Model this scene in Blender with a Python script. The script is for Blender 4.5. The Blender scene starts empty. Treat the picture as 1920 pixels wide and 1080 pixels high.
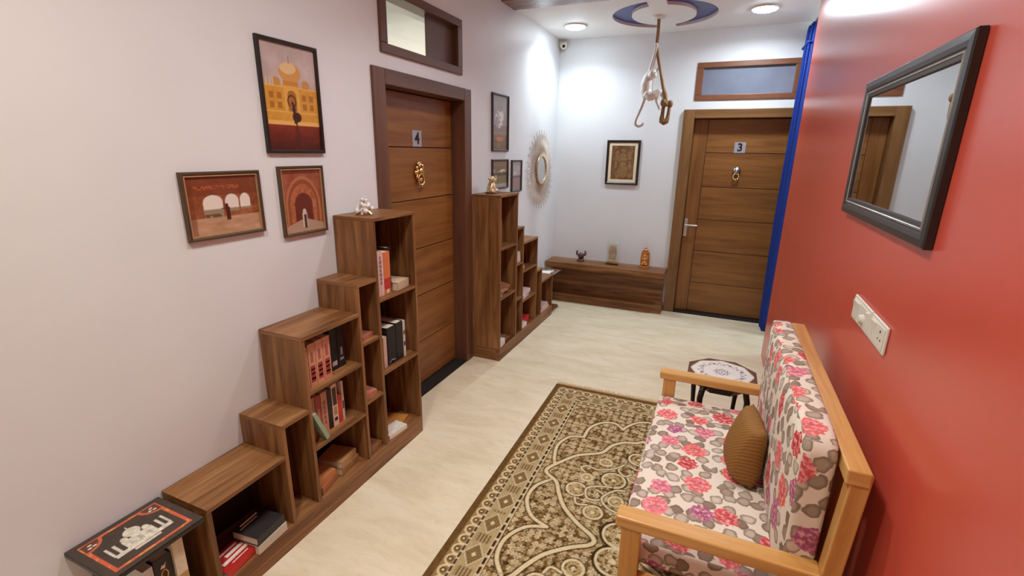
import bpy, bmesh, math, random
import numpy as np
from mathutils import Vector, Matrix, Quaternion

# ------------------------------------------------------------------ camera, world, lights, exposure
SC = bpy.context.scene
COL = SC.collection
random.seed(7)

CX, CH, YAW, PITCH, ROLL, FPX = 1.8167, 1.7135, 0.4045, -0.2772, 0.0158, 898.66
L, W, H = 5.478, 2.31, 2.883          # back wall, red wall, far ceiling height
H2 = 3.06                             # ceiling over the near part
YR = 4.53                             # far end of the red wall

def make_camera():
    f = Vector((-math.sin(YAW)*math.cos(PITCH), math.cos(YAW)*math.cos(PITCH), math.sin(PITCH)))
    r = Vector((math.cos(YAW), math.sin(YAW), 0)); u = r.cross(f)
    c, s = math.cos(ROLL), math.sin(ROLL)
    r2, u2 = c*r + s*u, -s*r + c*u
    cam = bpy.data.cameras.new('camera'); o = bpy.data.objects.new('camera', cam)
    m = Matrix((r2, u2, -f)).transposed().to_4x4(); m.translation = (CX, 0, CH)
    o.matrix_world = m; cam.sensor_width = 36; cam.lens = FPX/1920*36; cam.clip_start = .02
    COL.objects.link(o); SC.camera = o
make_camera()

w = bpy.data.worlds.new('world'); SC.world = w; w.use_nodes = True
w.node_tree.nodes['Background'].inputs[0].default_value = (0.9, 0.85, 0.8, 1)
w.node_tree.nodes['Background'].inputs[1].default_value = 0.25
SC.view_settings.view_transform = 'Standard'; SC.view_settings.look = 'None'
SC.view_settings.gamma = 1; SC.view_settings.use_curve_mapping = False
SC.view_settings.exposure = 0.12

def area(name, loc, size, power, color, rot=(0, 0, 0), shape='DISK', spread=180):
    d = bpy.data.lights.new(name, 'AREA'); d.shape = shape; d.energy = power; d.color = color
    if shape == 'RECTANGLE': d.size, d.size_y = size
    else: d.size = size
    d.spread = math.radians(spread)
    o = bpy.data.objects.new(name, d); o.location = loc; o.rotation_euler = rot; COL.objects.link(o); return o

COOL = (0.80, 0.92, 1.0); WARM = (1.0, 0.98, 0.83); NEUT = (0.97, 0.96, 0.97)
# ceiling downlights (position, power, colour); each has a fixture built further down
DOWN = [((0.33, 4.915, H), 8, COOL), ((1.954, 4.87, H), 13, COOL),
        ((1.05, 2.75, H2), 8, NEUT), ((1.00, 0.30, H2), 17, WARM), ((1.18, 1.60, H2), 12, NEUT)]  # the last one is unseen, added over the sofa to brighten it
for p, e, c in DOWN:
    area('downlight_lamp', (p[0], p[1], p[2]-.036), .17, e, c, spread=165 if p[0] > 1.9 else 120 if p[1] > 2 and p[1] < 3 else 140)
area('passage_lamp', (3.2, 4.95, H-.036), .17, 10, COOL)
area('room_lamp', (-1.5, 3.2, 3.1), .5, 52, (1, .90, .70))

# ------------------------------------------------------------------ node helpers and materials
def lin(c):
    c = np.asarray(c, float)/255.0
    return np.where(c <= .04045, c/12.92, ((c+.055)/1.055)**2.4)
def L4(r, g, b): return tuple(float(x) for x in lin((r, g, b))) + (1,)

class NT:
    def __init__(s, name):
        s.m = bpy.data.materials.new(name); s.m.use_nodes = True; s.t = s.m.node_tree
        s.n = s.t.nodes; s.b = s.n['Principled BSDF']
    def add(s, typ, ins=None, **kw):
        n = s.n.new(typ)
        for k, v in kw.items(): setattr(n, k, v)
        for k, v in (ins or {}).items(): s.put(n.inputs[k], v)
        return n
    def put(s, sock, v):
        if isinstance(v, bpy.types.NodeSocket): s.t.links.new(v, sock)
        else: sock.default_value = v
    def math(s, op, a, b=0.0, c=0.0):
        n = s.add('ShaderNodeMath', operation=op)
        for i, v in enumerate((a, b, c)): s.put(n.inputs[i], v)
        return n.outputs[0]
    def mix(s, fac, a, b, blend='MIX'):
        n = s.add('ShaderNodeMix', data_type='RGBA', blend_type=blend)
        s.put(n.inputs[0], fac); s.put(n.inputs[6], a); s.put(n.inputs[7], b); return n.outputs[2]
    def ramp(s, fac, stops):
        n = s.add('ShaderNodeValToRGB'); s.put(n.inputs[0], fac); e = n.color_ramp.elements
        while len(e) < len(stops): e.new(.5)
        for i, (p, c) in enumerate(stops): e[i].position = p; e[i].color = c
        return n.outputs[0]
    def uv(s, sx=1, sy=1):
        t = s.add('ShaderNodeTexCoord'); m = s.add('ShaderNodeMapping', {'Vector': t.outputs['UV']})
        m.inputs['Scale'].default_value = (sx, sy, 1); return m.outputs[0]
    def obj(s, sx=1, sy=1, sz=1):
        t = s.add('ShaderNodeTexCoord'); m = s.add('ShaderNodeMapping', {'Vector': t.outputs['Object']})
        m.inputs['Scale'].default_value = (sx, sy, sz); return m.outputs[0]
    def noise(s, vec, scale, detail=2, rough=.5, dist=0):
        n = s.add('ShaderNodeTexNoise', {'Vector': vec, 'Scale': scale, 'Detail': detail, 'Roughness': rough, 'Distortion': dist})
        return n.outputs['Fac']
    def bump(s, h, strength=.2, dist=.01):
        n = s.add('ShaderNodeBump', {'Height': h, 'Strength': strength, 'Distance': dist}); s.put(s.b.inputs['Normal'], n.outputs[0])
    def fin(s, col, rough=.5, metal=0, spec=.5, coat=0):
        s.put(s.b.inputs['Base Color'], col); s.put(s.b.inputs['Roughness'], rough)
        s.b.inputs['Metallic'].default_value = metal; s.b.inputs['Specular IOR Level'].default_value = spec
        s.b.inputs['Coat Weight'].default_value = coat; s.b.inputs['Coat Roughness'].default_value = .08
        return s.m

def plain(name, rgb, rough=.5, metal=0, var=.06, scale=30, spec=.5, coat=0):
    t = NT(name); n = t.noise(t.obj(), scale, 3)
    c = L4(*rgb); d = tuple(x*(1-var) for x in c[:3])+(1,); e = tuple(min(1, x*(1+var)) for x in c[:3])+(1,)
    return t.fin(t.ramp(n, [(.3, d), (.7, e)]), rough, metal, spec, coat)

def wood(name, dark, mid, light, rough=.45, su=1.2, sv=16, fine=150, coat=0, spec=.5):
    t = NT(name)
    a = t.noise(t.uv(su, sv), 1.6, 5, .6, .8)
    b = t.noise(t.uv(su*2.5, fine), 1.0, 3, .6)
    c = t.noise(t.uv(.35*su, 5), 1.3, 2, .5, .3)
    base = t.ramp(a, [(.30, L4(*dark)), (.5, L4(*mid)), (.72, L4(*light))])
    base = t.mix(t.math('MULTIPLY', b, .55), base, L4(*dark))
    base = t.mix(t.math('MULTIPLY', t.math('SUBTRACT', c, .45), 1.6), base, L4(*light))
    t.bump(b, .06, .002)
    return t.fin(base, rough, 0, spec, coat)

def wall_paint(name, rgb, rough=.55, bump=.04, var=.02, spec=.5):
    t = NT(name); n = t.noise(t.obj(), 2.2, 3); c = L4(*rgb)
    col = t.ramp(n, [(.3, tuple(x*(1-var) for x in c[:3])+(1,)), (.7, tuple(min(1, x*(1+var)) for x in c[:3])+(1,))])
    f = t.noise(t.obj(), 70, 3, .6); t.bump(f, bump, .004)
    return t.fin(col, rough, 0, spec)

M = {}
M['wall'] = wall_paint('white_wall_paint', (224, 226, 228), .5)
M['ceiling'] = wall_paint('ceiling_paint', (244, 243, 240), .6)
M['red'] = wall_paint('red_satin_paint', (207, 84, 66), .28, .015, .03, .8)
M['blue_paint'] = wall_paint('dark_blue_paint', (30, 52, 134), .3)
M['lacquer_recess'] = wall_paint('recess_edge_paint', (232, 214, 208), .6)

def floor_mat():
    t = NT('cream_stone_tile')
    a = t.noise(t.obj(1.1, 3.2, 1), 2.2, 6, .62, .5)
    b = t.noise(t.obj(3.0, 10, 1), 3.0, 5, .6, .6)
    c = t.ramp(a, [(.3, L4(214, 199, 168)), (.5, L4(228, 214, 184)), (.72, L4(237, 226, 202))])
    c = t.mix(t.ramp(b, [(.52, (0, 0, 0, 1)), (.8, (.45, .45, .45, 1))]), c, L4(192, 176, 146))
    return t.fin(c, t.math('MULTIPLY_ADD', b, .25, .26), 0, .45)
M['floor'] = floor_mat()
M['walnut'] = wood('walnut_laminate', (72, 42, 23), (138, 91, 51), (182, 133, 85), .45, 1.0, 15, spec=.35)
M['walnut_shaded'] = wood('walnut_shaded_back', (30, 21, 17), (42, 30, 24), (54, 40, 32), .55, 1.0, 20)  # same walnut made darker: the shade inside the shelves is in the colour
M['oak_door'] = wood('door_veneer', (112, 68, 28), (142, 92, 42), (164, 112, 58), .42, .9, 12, 110)
M['door_frame'] = wood('door_frame_veneer', (82, 50, 34), (104, 68, 48), (120, 82, 60), .4, .8, 10, 120)
M['door_frame_b'] = wood('door_frame_oak', (104, 70, 36), (128, 88, 48), (146, 104, 62), .4, .8, 10, 120)
M['beam'] = wood('beam_veneer', (104, 62, 42), (140, 92, 68), (160, 112, 88), .25, .8, 10, 120)
M['pine'] = wood('sofa_pine', (190, 132, 66), (216, 164, 92), (232, 188, 122), .32, 1.0, 14, 90, .25)
M['groove'] = plain('dark_gap', (26, 18, 14), .8)
M['black'] = plain('black_lacquer', (32, 26, 22), .3)
M['blackframe'] = wood('dark_picture_frame', (22, 15, 12), (36, 26, 21), (50, 38, 30), .35)
M['bronzeframe'] = wood('bronze_picture_frame', (62, 44, 30), (86, 64, 44), (108, 84, 60), .35); M['greyframe'] = plain('dark_grey_frame', (58, 54, 54), .4)
M['mirrorframe'] = wood('mirror_frame_wood', (30, 24, 22), (46, 38, 34), (60, 52, 46), .3)
M['silver'] = plain('silver_bead', (176, 170, 160), .25, 1)
M['chrome'] = plain('brushed_steel', (196, 192, 188), .3, 1)
M['plate'] = plain('grey_plate', (166, 163, 172), .4, 0, .03); M['gold'] = plain('polished_brass', (224, 190, 134), .26, 1, .1)
M['gilt'] = plain('gilt_ring', (196, 164, 122), .35, .5, .1); M['ray'] = plain('champagne_ray', (206, 184, 160), .5, .1, .06)
M['goldfig'] = plain('pale_gold_figure', (214, 190, 150), .32, .45, .15, 60)
M['amber'] = plain('orange_brown_resin', (190, 122, 52), .35, .25, .35, 45)
M['bronze'] = plain('dark_copper_figure', (92, 66, 58), .4, .4, .3, 60)
M['relief'] = plain('gilt_relief', (196, 156, 96), .35, .4, .3, 80)
M['plastic'] = plain('ivory_plastic', (226, 222, 208), .3, 0, .02)
M['resin'] = plain('white_resin', (232, 226, 220), .45, 0, .04, 12)
M['rope'] = wood('hemp_rope', (116, 82, 48), (158, 120, 76), (186, 150, 104), .8, 40, 40)
M['paper'] = plain('book_pages', (222, 208, 186), .8, 0, .05, 90)
M['whitepaper'] = plain('white_paper', (236, 234, 232), .7, 0, .02)
M['mat_board'] = plain('cream_mount', (232, 214, 184), .7, 0, .02)

def glass(name, tint, rough=0.0, mixf=.9):
    t = NT(name); t.b.inputs['Transmission Weight'].default_value = mixf; t.b.inputs['IOR'].default_value = 1.3
    return t.fin(tint, rough)
M['clear'] = glass('clear_glass', (1, 1, 1, 1), 0, 1.0)
M['acrylic'] = glass('acrylic_block', (.95, .98, .95, 1), .05, .85)
M['crystal'] = glass('frosted_crystal', (.94, .88, .84, 1), .3, .15)
def mirror_mat():
    t = NT('silvered_mirror'); n = t.noise(t.obj(), 4, 3)
    return t.fin(t.ramp(n, [(.35, (.60, .61, .61, 1)), (.7, (.66, .67, .67, 1))]), .015, 1)
M['mirror'] = mirror_mat()
M['frosted'] = plain('blue_grey_frosted_pane', (122, 128, 144), .3, 0, .08, 6)
M['taupe'] = plain('taupe_tinted_pane', (112, 94, 86), .22, 0, .04, 5)

def emit(name, col, s):
    t = NT(name); t.b.inputs['Emission Color'].default_value = col; t.b.inputs['Emission Strength'].default_value = s
    return t.fin((.9, .9, .9, 1), .4)
M['lens_cool'] = emit('cool_lens', COOL+(1,), 46)
M['lens_warm'] = emit('neutral_lens', NEUT+(1,), 20)

def print_mat(name, rough=.4, coat=.0, spec=.5, bump=0):
    t = NT(name); a = t.add('ShaderNodeAttribute', attribute_name='Col')
    if bump:
        t.bump(t.noise(t.obj(), 420, 2), bump, .004)
    return t.fin(a.outputs['Color'], rough, 0, spec, coat)
M['print'] = print_mat('photo_print', .35, .25)
M['carpet'] = print_mat('carpet_pile', .95, 0, .1, .5)
M['inlay'] = print_mat('inlaid_stone', .22, .2)

def floral():
    t = NT('floral_upholstery')
    tc = t.add('ShaderNodeTexCoord').outputs['UV']
    # wobble the lookup so leaves and petals are not perfect circles
    wob = t.add('ShaderNodeTexNoise', {'Vector': tc, 'Scale': 26, 'Detail': 2})
    wv = t.add('ShaderNodeVectorMath', operation='SUBTRACT'); t.put(wv.inputs[0], wob.outputs['Color']); wv.inputs[1].default_value = (.5, .5, .5)
    ws = t.add('ShaderNodeVectorMath', operation='SCALE'); t.put(ws.inputs[0], wv.outputs[0]); ws.inputs[3].default_value = .030
    wa = t.add('ShaderNodeVectorMath', operation='ADD'); t.put(wa.inputs[0], tc); t.put(wa.inputs[1], ws.outputs[0])
    vec = wa.outputs[0]
    def vor(scale, rnd=.75, feature='F1'):
        return t.add('ShaderNodeTexVoronoi', {'Vector': vec, 'Scale': scale, 'Randomness': rnd}, voronoi_dimensions='2D', feature=feature)
    ground = L4(232, 218, 202)
    lv = vor(19, .85); lm = t.ramp(lv.outputs['Distance'], [(.43, (1, 1, 1, 1)), (.49, (0, 0, 0, 1))])
    sep = t.add('ShaderNodeSeparateColor', {'Color': lv.outputs['Color']})
    leafc = t.ramp(sep.outputs[0], [(0, L4(136, 116, 98)), (.3, L4(176, 158, 140)), (.65, L4(212, 197, 182)), (1, L4(156, 136, 118))])
    leafc = t.mix(t.ramp(lv.outputs['Distance'], [(.22, (.0, 0, 0, 1)), (.42, (.75, .75, .75, 1))]), leafc, L4(122, 100, 84))
    keep = t.math('GREATER_THAN', sep.outputs[1], .10)
    col = t.mix(t.math('MULTIPLY', lm, keep), ground, leafc)
    fl = vor(7.0, .62); fs = t.add('ShaderNodeSeparateColor', {'Color': fl.outputs['Color']})
    rad = t.math('MULTIPLY_ADD', fs.outputs[2], .10, .30)
    pet = t.add('ShaderNodeTexVoronoi', {'Vector': vec, 'Scale': 60, 'Randomness': 1}, voronoi_dimensions='2D')
    dd = t.math('MULTIPLY_ADD', pet.outputs['Distance'], .12, fl.outputs['Distance'])
    fm = t.math('LESS_THAN', dd, rad)
    fc = t.ramp(fs.outputs[0], [(.12, L4(204, 60, 60)), (.30, L4(238, 112, 112)), (.5, L4(230, 98, 76)), (.76, L4(242, 130, 142)), (.83, L4(184, 106, 146)), (1, L4(166, 92, 134))])
    sw = t.add('ShaderNodeTexNoise', {'Vector': tc, 'Scale': 70, 'Detail': 2}).outputs['Fac']
    dark = t.math('MULTIPLY', t.math('SUBTRACT', 1.0, t.math('DIVIDE', fl.outputs['Distance'], rad)), 1.0)
    fc2 = t.mix(t.math('MULTIPLY', dark, .42), fc, L4(120, 22, 36))
    fc2 = t.mix(t.ramp(sw, [(.46, (0, 0, 0, 1)), (.66, (.75, .75, .75, 1))]), fc2, L4(252, 186, 186))
    on = t.math('GREATER_THAN', fs.outputs[1], .08)
    col = t.mix(t.math('MULTIPLY', fm, on), col, fc2)
    t.bump(t.add('ShaderNodeTexNoise', {'Vector': tc, 'Scale': 500}).outputs['Fac'], .15, .002)
    return t.fin(col, .75, 0, .25)
M['floral'] = floral()
def pillow_mat():
    t = NT('brown_quilted_velvet'); u = t.uv(1, 1)
    wv = t.add('ShaderNodeTexWave', {'Vector': u, 'Scale': 42, 'Distortion': 3, 'Detail': 2, 'Detail Scale': 1.5}, bands_direction='DIAGONAL')
    c = t.mix(wv.outputs['Fac'], L4(132, 88, 40), L4(152, 106, 52)); t.bump(wv.outputs['Fac'], .35, .003)
    return t.fin(c, .7, 0, .3)
M['pillow'] = pillow_mat()
def curtain_mat():
    t = NT('blue_curtain_cloth'); n = t.noise(t.uv(60, 60), 4, 2)
    return t.fin(t.ramp(n, [(.3, L4(14, 36, 108)), (.7, L4(25, 62, 154))]), .6, 0, .3)
M['curtain'] = curtain_mat()
_cc = {}
def colour(rgb, rough=.55):
    k = tuple(rgb)+(rough,)
    if k not in _cc: _cc[k] = plain('book_cloth', rgb, rough, 0, .08, 60)
    return _cc[k]

# ------------------------------------------------------------------ mesh helpers
class MB:
    def __init__(s): s.v = []; s.f = []; s.uv = []; s.sm = []
    def quad(s, pts, uvs=None, smooth=False):
        i = len(s.v); s.v += [tuple(p) for p in pts]; s.f.append(tuple(range(i, i+len(pts))))
        s.uv += uvs or [(0, 0)]*len(pts); s.sm.append(smooth)
    def box(s, lo, hi, grain='z', skip=''):
        lo = list(lo); hi = list(hi)
        for k in range(3):
            if lo[k] > hi[k]: lo[k], hi[k] = hi[k], lo[k]
        g = 'xyz'.index(grain); off = (random.random()*9, random.random()*9)
        b = len(s.v)
        for x in (lo[0], hi[0]):
            for y in (lo[1], hi[1]):
                for z in (lo[2], hi[2]): s.v.append((x, y, z))
        for fc, ax, nm in (((0, 1, 3, 2), 0, '-x'), ((4, 6, 7, 5), 0, '+x'), ((0, 4, 5, 1), 1, '-y'), ((2, 3, 7, 6), 1, '+y'), ((0, 2, 6, 4), 2, '-z'), ((1, 5, 7, 3), 2, '+z')):
            if nm in skip.split(): continue
            s.f.append(tuple(b+i for i in fc)); s.sm.append(False)
            rest = [a for a in (0, 1, 2) if a != ax]
            ua = g if g in rest else rest[0]; va = [a for a in rest if a != ua][0]
            for i in fc:
                p = s.v[b+i]; s.uv.append((p[ua]+off[0], p[va]+off[1]))
        return s
    def grid(s, P, uv=None, closed_u=False, closed_v=False, smooth=True):
        # P[i][j] points
        n, m = len(P), len(P[0]); b = len(s.v)
        for r in P: s.v += [tuple(p) for p in r]
        for i in range(n if closed_u else n-1):
            for j in range(m if closed_v else m-1):
                i2, j2 = (i+1) % n, (j+1) % m
                s.f.append((b+i*m+j, b+i2*m+j, b+i2*m+j2, b+i*m+j2)); s.sm.append(smooth)
                for a, c in ((i, j), (i+1, j), (i+1, j+1), (i, j+1)):
                    s.uv.append(uv(a, c) if uv else (a*.02, c*.02))
        return s
    def cap(s, pts, flip=False, smooth=False):
        s.quad(list(reversed(pts)) if flip else pts, None, smooth)
    def tube(s, path, rad, n=8, caps=True, closed=False):
        path = [Vector(p) for p in path]; N = len(path)
        rad = rad if hasattr(rad, '__len__') else [rad]*N
        T = []
        for i in range(N):
            a = path[(i-1) % N] if (closed or i > 0) else path[i]; c = path[(i+1) % N] if (closed or i < N-1) else path[i]
            T.append((c-a).normalized())
        ref = Vector((0, 0, 1)) if abs(T[0].z) < .9 else Vector((1, 0, 0))
        nrm = (ref - T[0]*ref.dot(T[0])).normalized(); rings = []; dist = 0
        for i in range(N):
            if i: nrm = (nrm - T[i]*nrm.dot(T[i])).normalized()
            bi = T[i].cross(nrm)
            rings.append([path[i] + rad[i]*(math.cos(2*math.pi*k/n)*nrm + math.sin(2*math.pi*k/n)*bi) for k in range(n)])
        s.grid(rings, closed_u=closed, closed_v=True)
        if caps and not closed: s.cap(rings[0], True, False); s.cap(rings[-1], False, False)
        return s
    def lathe(s, prof, n=16, c=(0, 0, 0), squash=(1, 1)):
        rings = [[(c[0]+r*squash[0]*math.cos(2*math.pi*k/n), c[1]+r*squash[1]*math.sin(2*math.pi*k/n), c[2]+z) for k in range(n)] for r, z in prof]
        b = len(s.f); s.grid(rings, closed_v=True)
        s.cap(rings[0], True); s.cap(rings[-1]); return s
    def ball(s, c, r, n=10, m=7):
        r = r if hasattr(r, '__len__') else (r, r, r)
        rings = []
        for i in range(1, m):
            a = math.pi*i/m - math.pi/2
            rings.append([(c[0]+r[0]*math.cos(a)*math.cos(2*math.pi*k/n), c[1]+r[1]*math.cos(a)*math.sin(2*math.pi*k/n), c[2]+r[2]*math.sin(a)) for k in range(n)])
        s.grid(rings, closed_v=True); s.cap(rings[0], True, True); s.cap(rings[-1], False, True); return s
    def prism(s, pts, lo, hi, axis='z'):
        # outline pts (2D) extruded along axis
        def mk(p, h): return {'z': (p[0], p[1], h), 'x': (h, p[0], p[1]), 'y': (p[0], h, p[1])}[axis]
        a = [mk(p, lo) for p in pts]; b = [mk(p, hi) for p in pts]; n = len(pts)
        s.cap(a, True); s.cap(b)
        for i in range(n):
            j = (i+1) % n; s.quad([a[i], a[j], b[j], b[i]])
        return s
    def xf(s, m): s.v = [tuple(m @ Vector(p)) for p in s.v]; return s
    def mesh(s, name, mat, origin=(0, 0, 0)):
        me = bpy.data.meshes.new(name)
        me.from_pydata([(p[0]-origin[0], p[1]-origin[1], p[2]-origin[2]) for p in s.v], [], s.f)
        uv = me.uv_layers.new(name='UVMap'); uv.data.foreach_set('uv', np.array(s.uv, 'f').ravel())
        me.polygons.foreach_set('use_smooth', s.sm); me.materials.append(mat); me.validate(); me.update()
        return me

def fixn(me):
    bm = bmesh.new(); bm.from_mesh(me); bmesh.ops.recalc_face_normals(bm, faces=bm.faces); bm.to_mesh(me); bm.free()

def world_loc(o):
    v = Vector((0, 0, 0))
    while o: v += o.location; o = o.parent
    return v

def part(name, mb, mat, parent, local=False, bevel=0, label=None, pivot=None):
    """child mesh; coordinates are world coordinates unless local"""
    org = Vector((0, 0, 0)) if local else world_loc(parent)
    me = mb.mesh(name, mat, org); fixn(me)
    o = bpy.data.objects.new(name, me); o.parent = parent; COL.objects.link(o)
    if label: o['label'] = label
    if bevel: bev(o, bevel)
    return o
def bev(o, wd, seg=2):
    m = o.modifiers.new('bevel', 'BEVEL'); m.width = wd; m.segments = seg; m.limit_method = 'ANGLE'; m.angle_limit = math.radians(40)
def tag(o, label, cat, group=None):
    o['label'] = label; o['category'] = cat
    if group: o['group'] = group
    return o
def thing(name, label, cat, loc=(0, 0, 0), rot=(0, 0, 0), group=None):
    o = bpy.data.objects.new(name, None); o.empty_display_size = .05; o.location = loc; o.rotation_euler = rot
    COL.objects.link(o); return tag(o, label, cat, group)
def struct(name, mb, mat, parent=None, bevel=0):
    me = mb.mesh(name, mat); fixn(me); o = bpy.data.objects.new(name, me); COL.objects.link(o)
    if parent: o.parent = parent
    else: o['kind'] = 'structure'
    if bevel: bev(o, bevel)
    return o
def struct_root(name, loc, label=None):
    o = bpy.data.objects.new(name, None); o.location = loc; COL.objects.link(o); o['kind'] = 'structure'
    if label: o['label'] = label
    return o
def solo(name, mb, mat, label, cat, origin, group=None, bevel=0, rot=(0, 0, 0)):
    me = mb.mesh(name, mat, origin); fixn(me); o = bpy.data.objects.new(name, me); o.location = origin; o.rotation_euler = rot
    COL.objects.link(o); tag(o, label, cat, group)
    if bevel: bev(o, bevel)
    return o

def frame_loop(w, h, prof):
    """mitred rectangular moulding in the XY plane, outer size w x h, prof = [(inset, height)...]"""
    mb = MB(); P = []
    for ins, z in prof:
        a, b = w/2-ins, h/2-ins
        P.append([(-a, -b, z), (a, -b, z), (a, b, z), (-a, b, z)])
    mb.grid(P, closed_v=True, smooth=False, uv=lambda i, j: (j*.4, i*.02))
    return mb

def colour_sheet(name, w, h, nx, ny, fn, mat, parent, m, ss=2):
    """flat print in local XY (w x h): fn(u, v) -> rgb 0..255 arrays, u,v in 0..1 from lower left"""
    xs = np.linspace(0, 1, nx); ys = np.linspace(0, 1, ny)
    acc = np.zeros((ny, nx, 3))
    for a in range(ss):
        for b in range(ss):
            U, V = np.meshgrid(xs + ((a+.5)/ss-.5)/nx, ys + ((b+.5)/ss-.5)/ny)
            acc += lin(np.clip(fn(U, V), 0, 255))
    acc /= ss*ss
    X, Y = np.meshgrid((xs-.5)*w, (ys-.5)*h)
    co = np.stack([X, Y, np.zeros_like(X)], -1).reshape(-1, 3)
    R = np.array(m.to_3x3()); co = co @ R.T + np.array(m.translation)
    idx = np.arange(nx*ny).reshape(ny, nx)
    q = np.stack([idx[:-1, :-1], idx[:-1, 1:], idx[1:, 1:], idx[1:, :-1]], -1).reshape(-1, 4)
    me = bpy.data.meshes.new(name); nf = len(q)
    me.vertices.add(nx*ny); me.vertices.foreach_set('co', co.astype('f').ravel())
    me.loops.add(nf*4); me.loops.foreach_set('vertex_index', q.ravel().astype('i'))
    me.polygons.add(nf); me.polygons.foreach_set('loop_start', np.arange(nf, dtype='i')*4)
    me.update(calc_edges=True)
    at = me.color_attributes.new('Col', 'FLOAT_COLOR', 'POINT')
    at.data.foreach_set('color', np.concatenate([acc.reshape(-1, 3), np.ones((nx*ny, 1))], 1).astype('f').ravel())
    me.materials.append(mat); me.validate()
    o = bpy.data.objects.new(name, me); COL.objects.link(o)
    if parent: o.parent = parent
    return o

# value noise for the prints
_rng = np.random.default_rng(5); _tab = _rng.random((64, 64))
def vnoise(x, y):
    xi, yi = np.floor(x).astype(int), np.floor(y).astype(int); fx, fy = x-xi, y-yi
    fx, fy = fx*fx*(3-2*fx), fy*fy*(3-2*fy); g = lambda a, b: _tab[a % 64, b % 64]
    return (g(xi, yi)*(1-fx)+g(xi+1, yi)*fx)*(1-fy) + (g(xi, yi+1)*(1-fx)+g(xi+1, yi+1)*fx)*fy
def fbm(x, y): return .5*vnoise(x, y)+.3*vnoise(2.1*x+3, 2.1*y+7)+.2*vnoise(4.3*x+9, 4.3*y+1)
def mixc(img, mask, rgb):
    m = np.clip(mask, 0, 1)[..., None]; return img*(1-m) + np.array(rgb, float)*m
def blank(u, rgb): return np.ones(u.shape+(3,))*np.array(rgb, float)

# ------------------------------------------------------------------ the setting
T = .2
m = MB(); m.box((-.2, -1.2, -.06), (3.8, L+.2, 0)); struct('floor', m, M['floor'])
m = MB(); m.box((-.2, -1.2, H2), (3.8, 4.0, H2+.1)); struct('ceiling', m, M['ceiling'])
m = MB(); m.box((.0, 3.93, 2.872), (2.31, 4.20, H2), 'x'); struct('trim_1', m, M['beam'])

def far_ceiling():
    cx, cy, ro, rix, riy, ix, iy, bx0, bx1 = 1.159, 4.82, .443, .271, .335, 1.154, 4.84, 1.073, 1.222
    def crescent(side, n=40):
        bx = bx0 if side < 0 else bx1
        a0 = math.acos((bx-cx)/ro); out = []
        if side < 0: ang = [a0 + (2*math.pi-2*a0)*k/n for k in range(n+1)]
        else: ang = [-a0 + 2*a0*k/n for k in range(n+1)]
        out = [(cx+ro*math.cos(a), cy+ro*math.sin(a)) for a in ang]
        b0 = math.acos((bx-ix)/rix)
        if side < 0: an2 = [b0 + (2*math.pi-2*b0)*k/n for k in range(n+1)]
        else: an2 = [-b0 + 2*b0*k/n for k in range(n+1)]
        return out + [(ix+rix*math.cos(a), iy+riy*math.sin(a)) for a in reversed(an2)]
    loops = [crescent(-1), crescent(1)]
    def inside(p, poly):
        c = False; j = len(poly)-1
        for i in range(len(poly)):
            a, b = poly[i], poly[j]
            if (a[1] > p[1]) != (b[1] > p[1]) and p[0] < (b[0]-a[0])*(p[1]-a[1])/(b[1]-a[1])+a[0]: c = not c
            j = i
        return c
    from mathutils.geometry import delaunay_2d_cdt
    vs = [(0, 4.20), (3.8, 4.20), (3.8, L+.2), (0, L+.2)]; es = [(0, 1), (1, 2), (2, 3), (3, 0)]
    for lp in loops:
        b = len(vs); vs += lp; es += [(b+i, b+(i+1) % len(lp)) for i in range(len(lp))]
    r = delaunay_2d_cdt([Vector(v) for v in vs], es, [], 0, 1e-6)
    mb = MB()
    for f in r[2]:
        p = [r[0][i] for i in f]; c = sum(p, Vector((0, 0)))/len(p)
        if not any(inside(c, lp) for lp in loops):
            mb.quad([(q.x, q.y, H) for q in p])
    me = mb.mesh('ceiling', M['ceiling'])
    for p in me.polygons:
        if p.normal.z > 0: p.flip()
    o = bpy.data.objects.new('ceiling', me); COL.objects.link(o); o['kind'] = 'structure'
    for lp in loops:
        e = MB(); n = len(lp)
        for i in range(n):
            a, b = lp[i], lp[(i+1) % n]; e.quad([(a[0], a[1], H), (b[0], b[1], H), (b[0], b[1], H+.026), (a[0], a[1], H+.026)])
        x = struct('recess_edge', e, M['lacquer_recess'], o)
        r = delaunay_2d_cdt([Vector(v) for v in lp], [(i, (i+1) % n) for i in range(n)], [], 1, 1e-6)
        e = MB()
        for f in r[2]: e.quad([(r[0][i].x, r[0][i].y, H+.026) for i in f])
        x = struct('recess_panel', e, M['blue_paint'], o); x['label'] = 'dark blue painted crescent recess'
    m = MB(); m.box((0, 4.20, H+.06), (3.8, L+.2, H+.12)); struct('ceiling_slab', m, M['ceiling'], o)
far_ceiling()

m = MB()
for y0, y1, z0, z1 in ((-1.2, 2.30, 0, 3.2), (3.34, L+.2, 0, 3.2), (2.30, 3.34, 2.10, 2.27), (2.30, 3.34, 2.55, 3.2), (2.30, 2.40, 2.27, 2.55), (3.21, 3.34, 2.27, 2.55)):
    m.box((-T, y0, z0), (0, y1, z1))
struct('wall_left', m, M['wall'])
m = MB()
for x0, x1, z0, z1 in ((-T, 1.41, 0, 3.1), (2.43, 3.8, 0, 3.1), (1.41, 2.43, 2.10, 2.28), (1.41, 2.43, 2.545, 3.1), (1.41, 1.49, 2.28, 2.545), (2.32, 2.43, 2.28, 2.545)):
    m.box((x0, L, z0), (x1, L+T, z1))
struct('wall_back', m, M['wall'])
m = MB(); m.box((W, -1.2, 0), (W+.14, YR, H2)); struct('wall_right', m, M['red'])
m = MB(); m.box((-T, -1.2, 0), (W+.2, -1.05, H2)); struct('wall_near', m, M['wall'])
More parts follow.
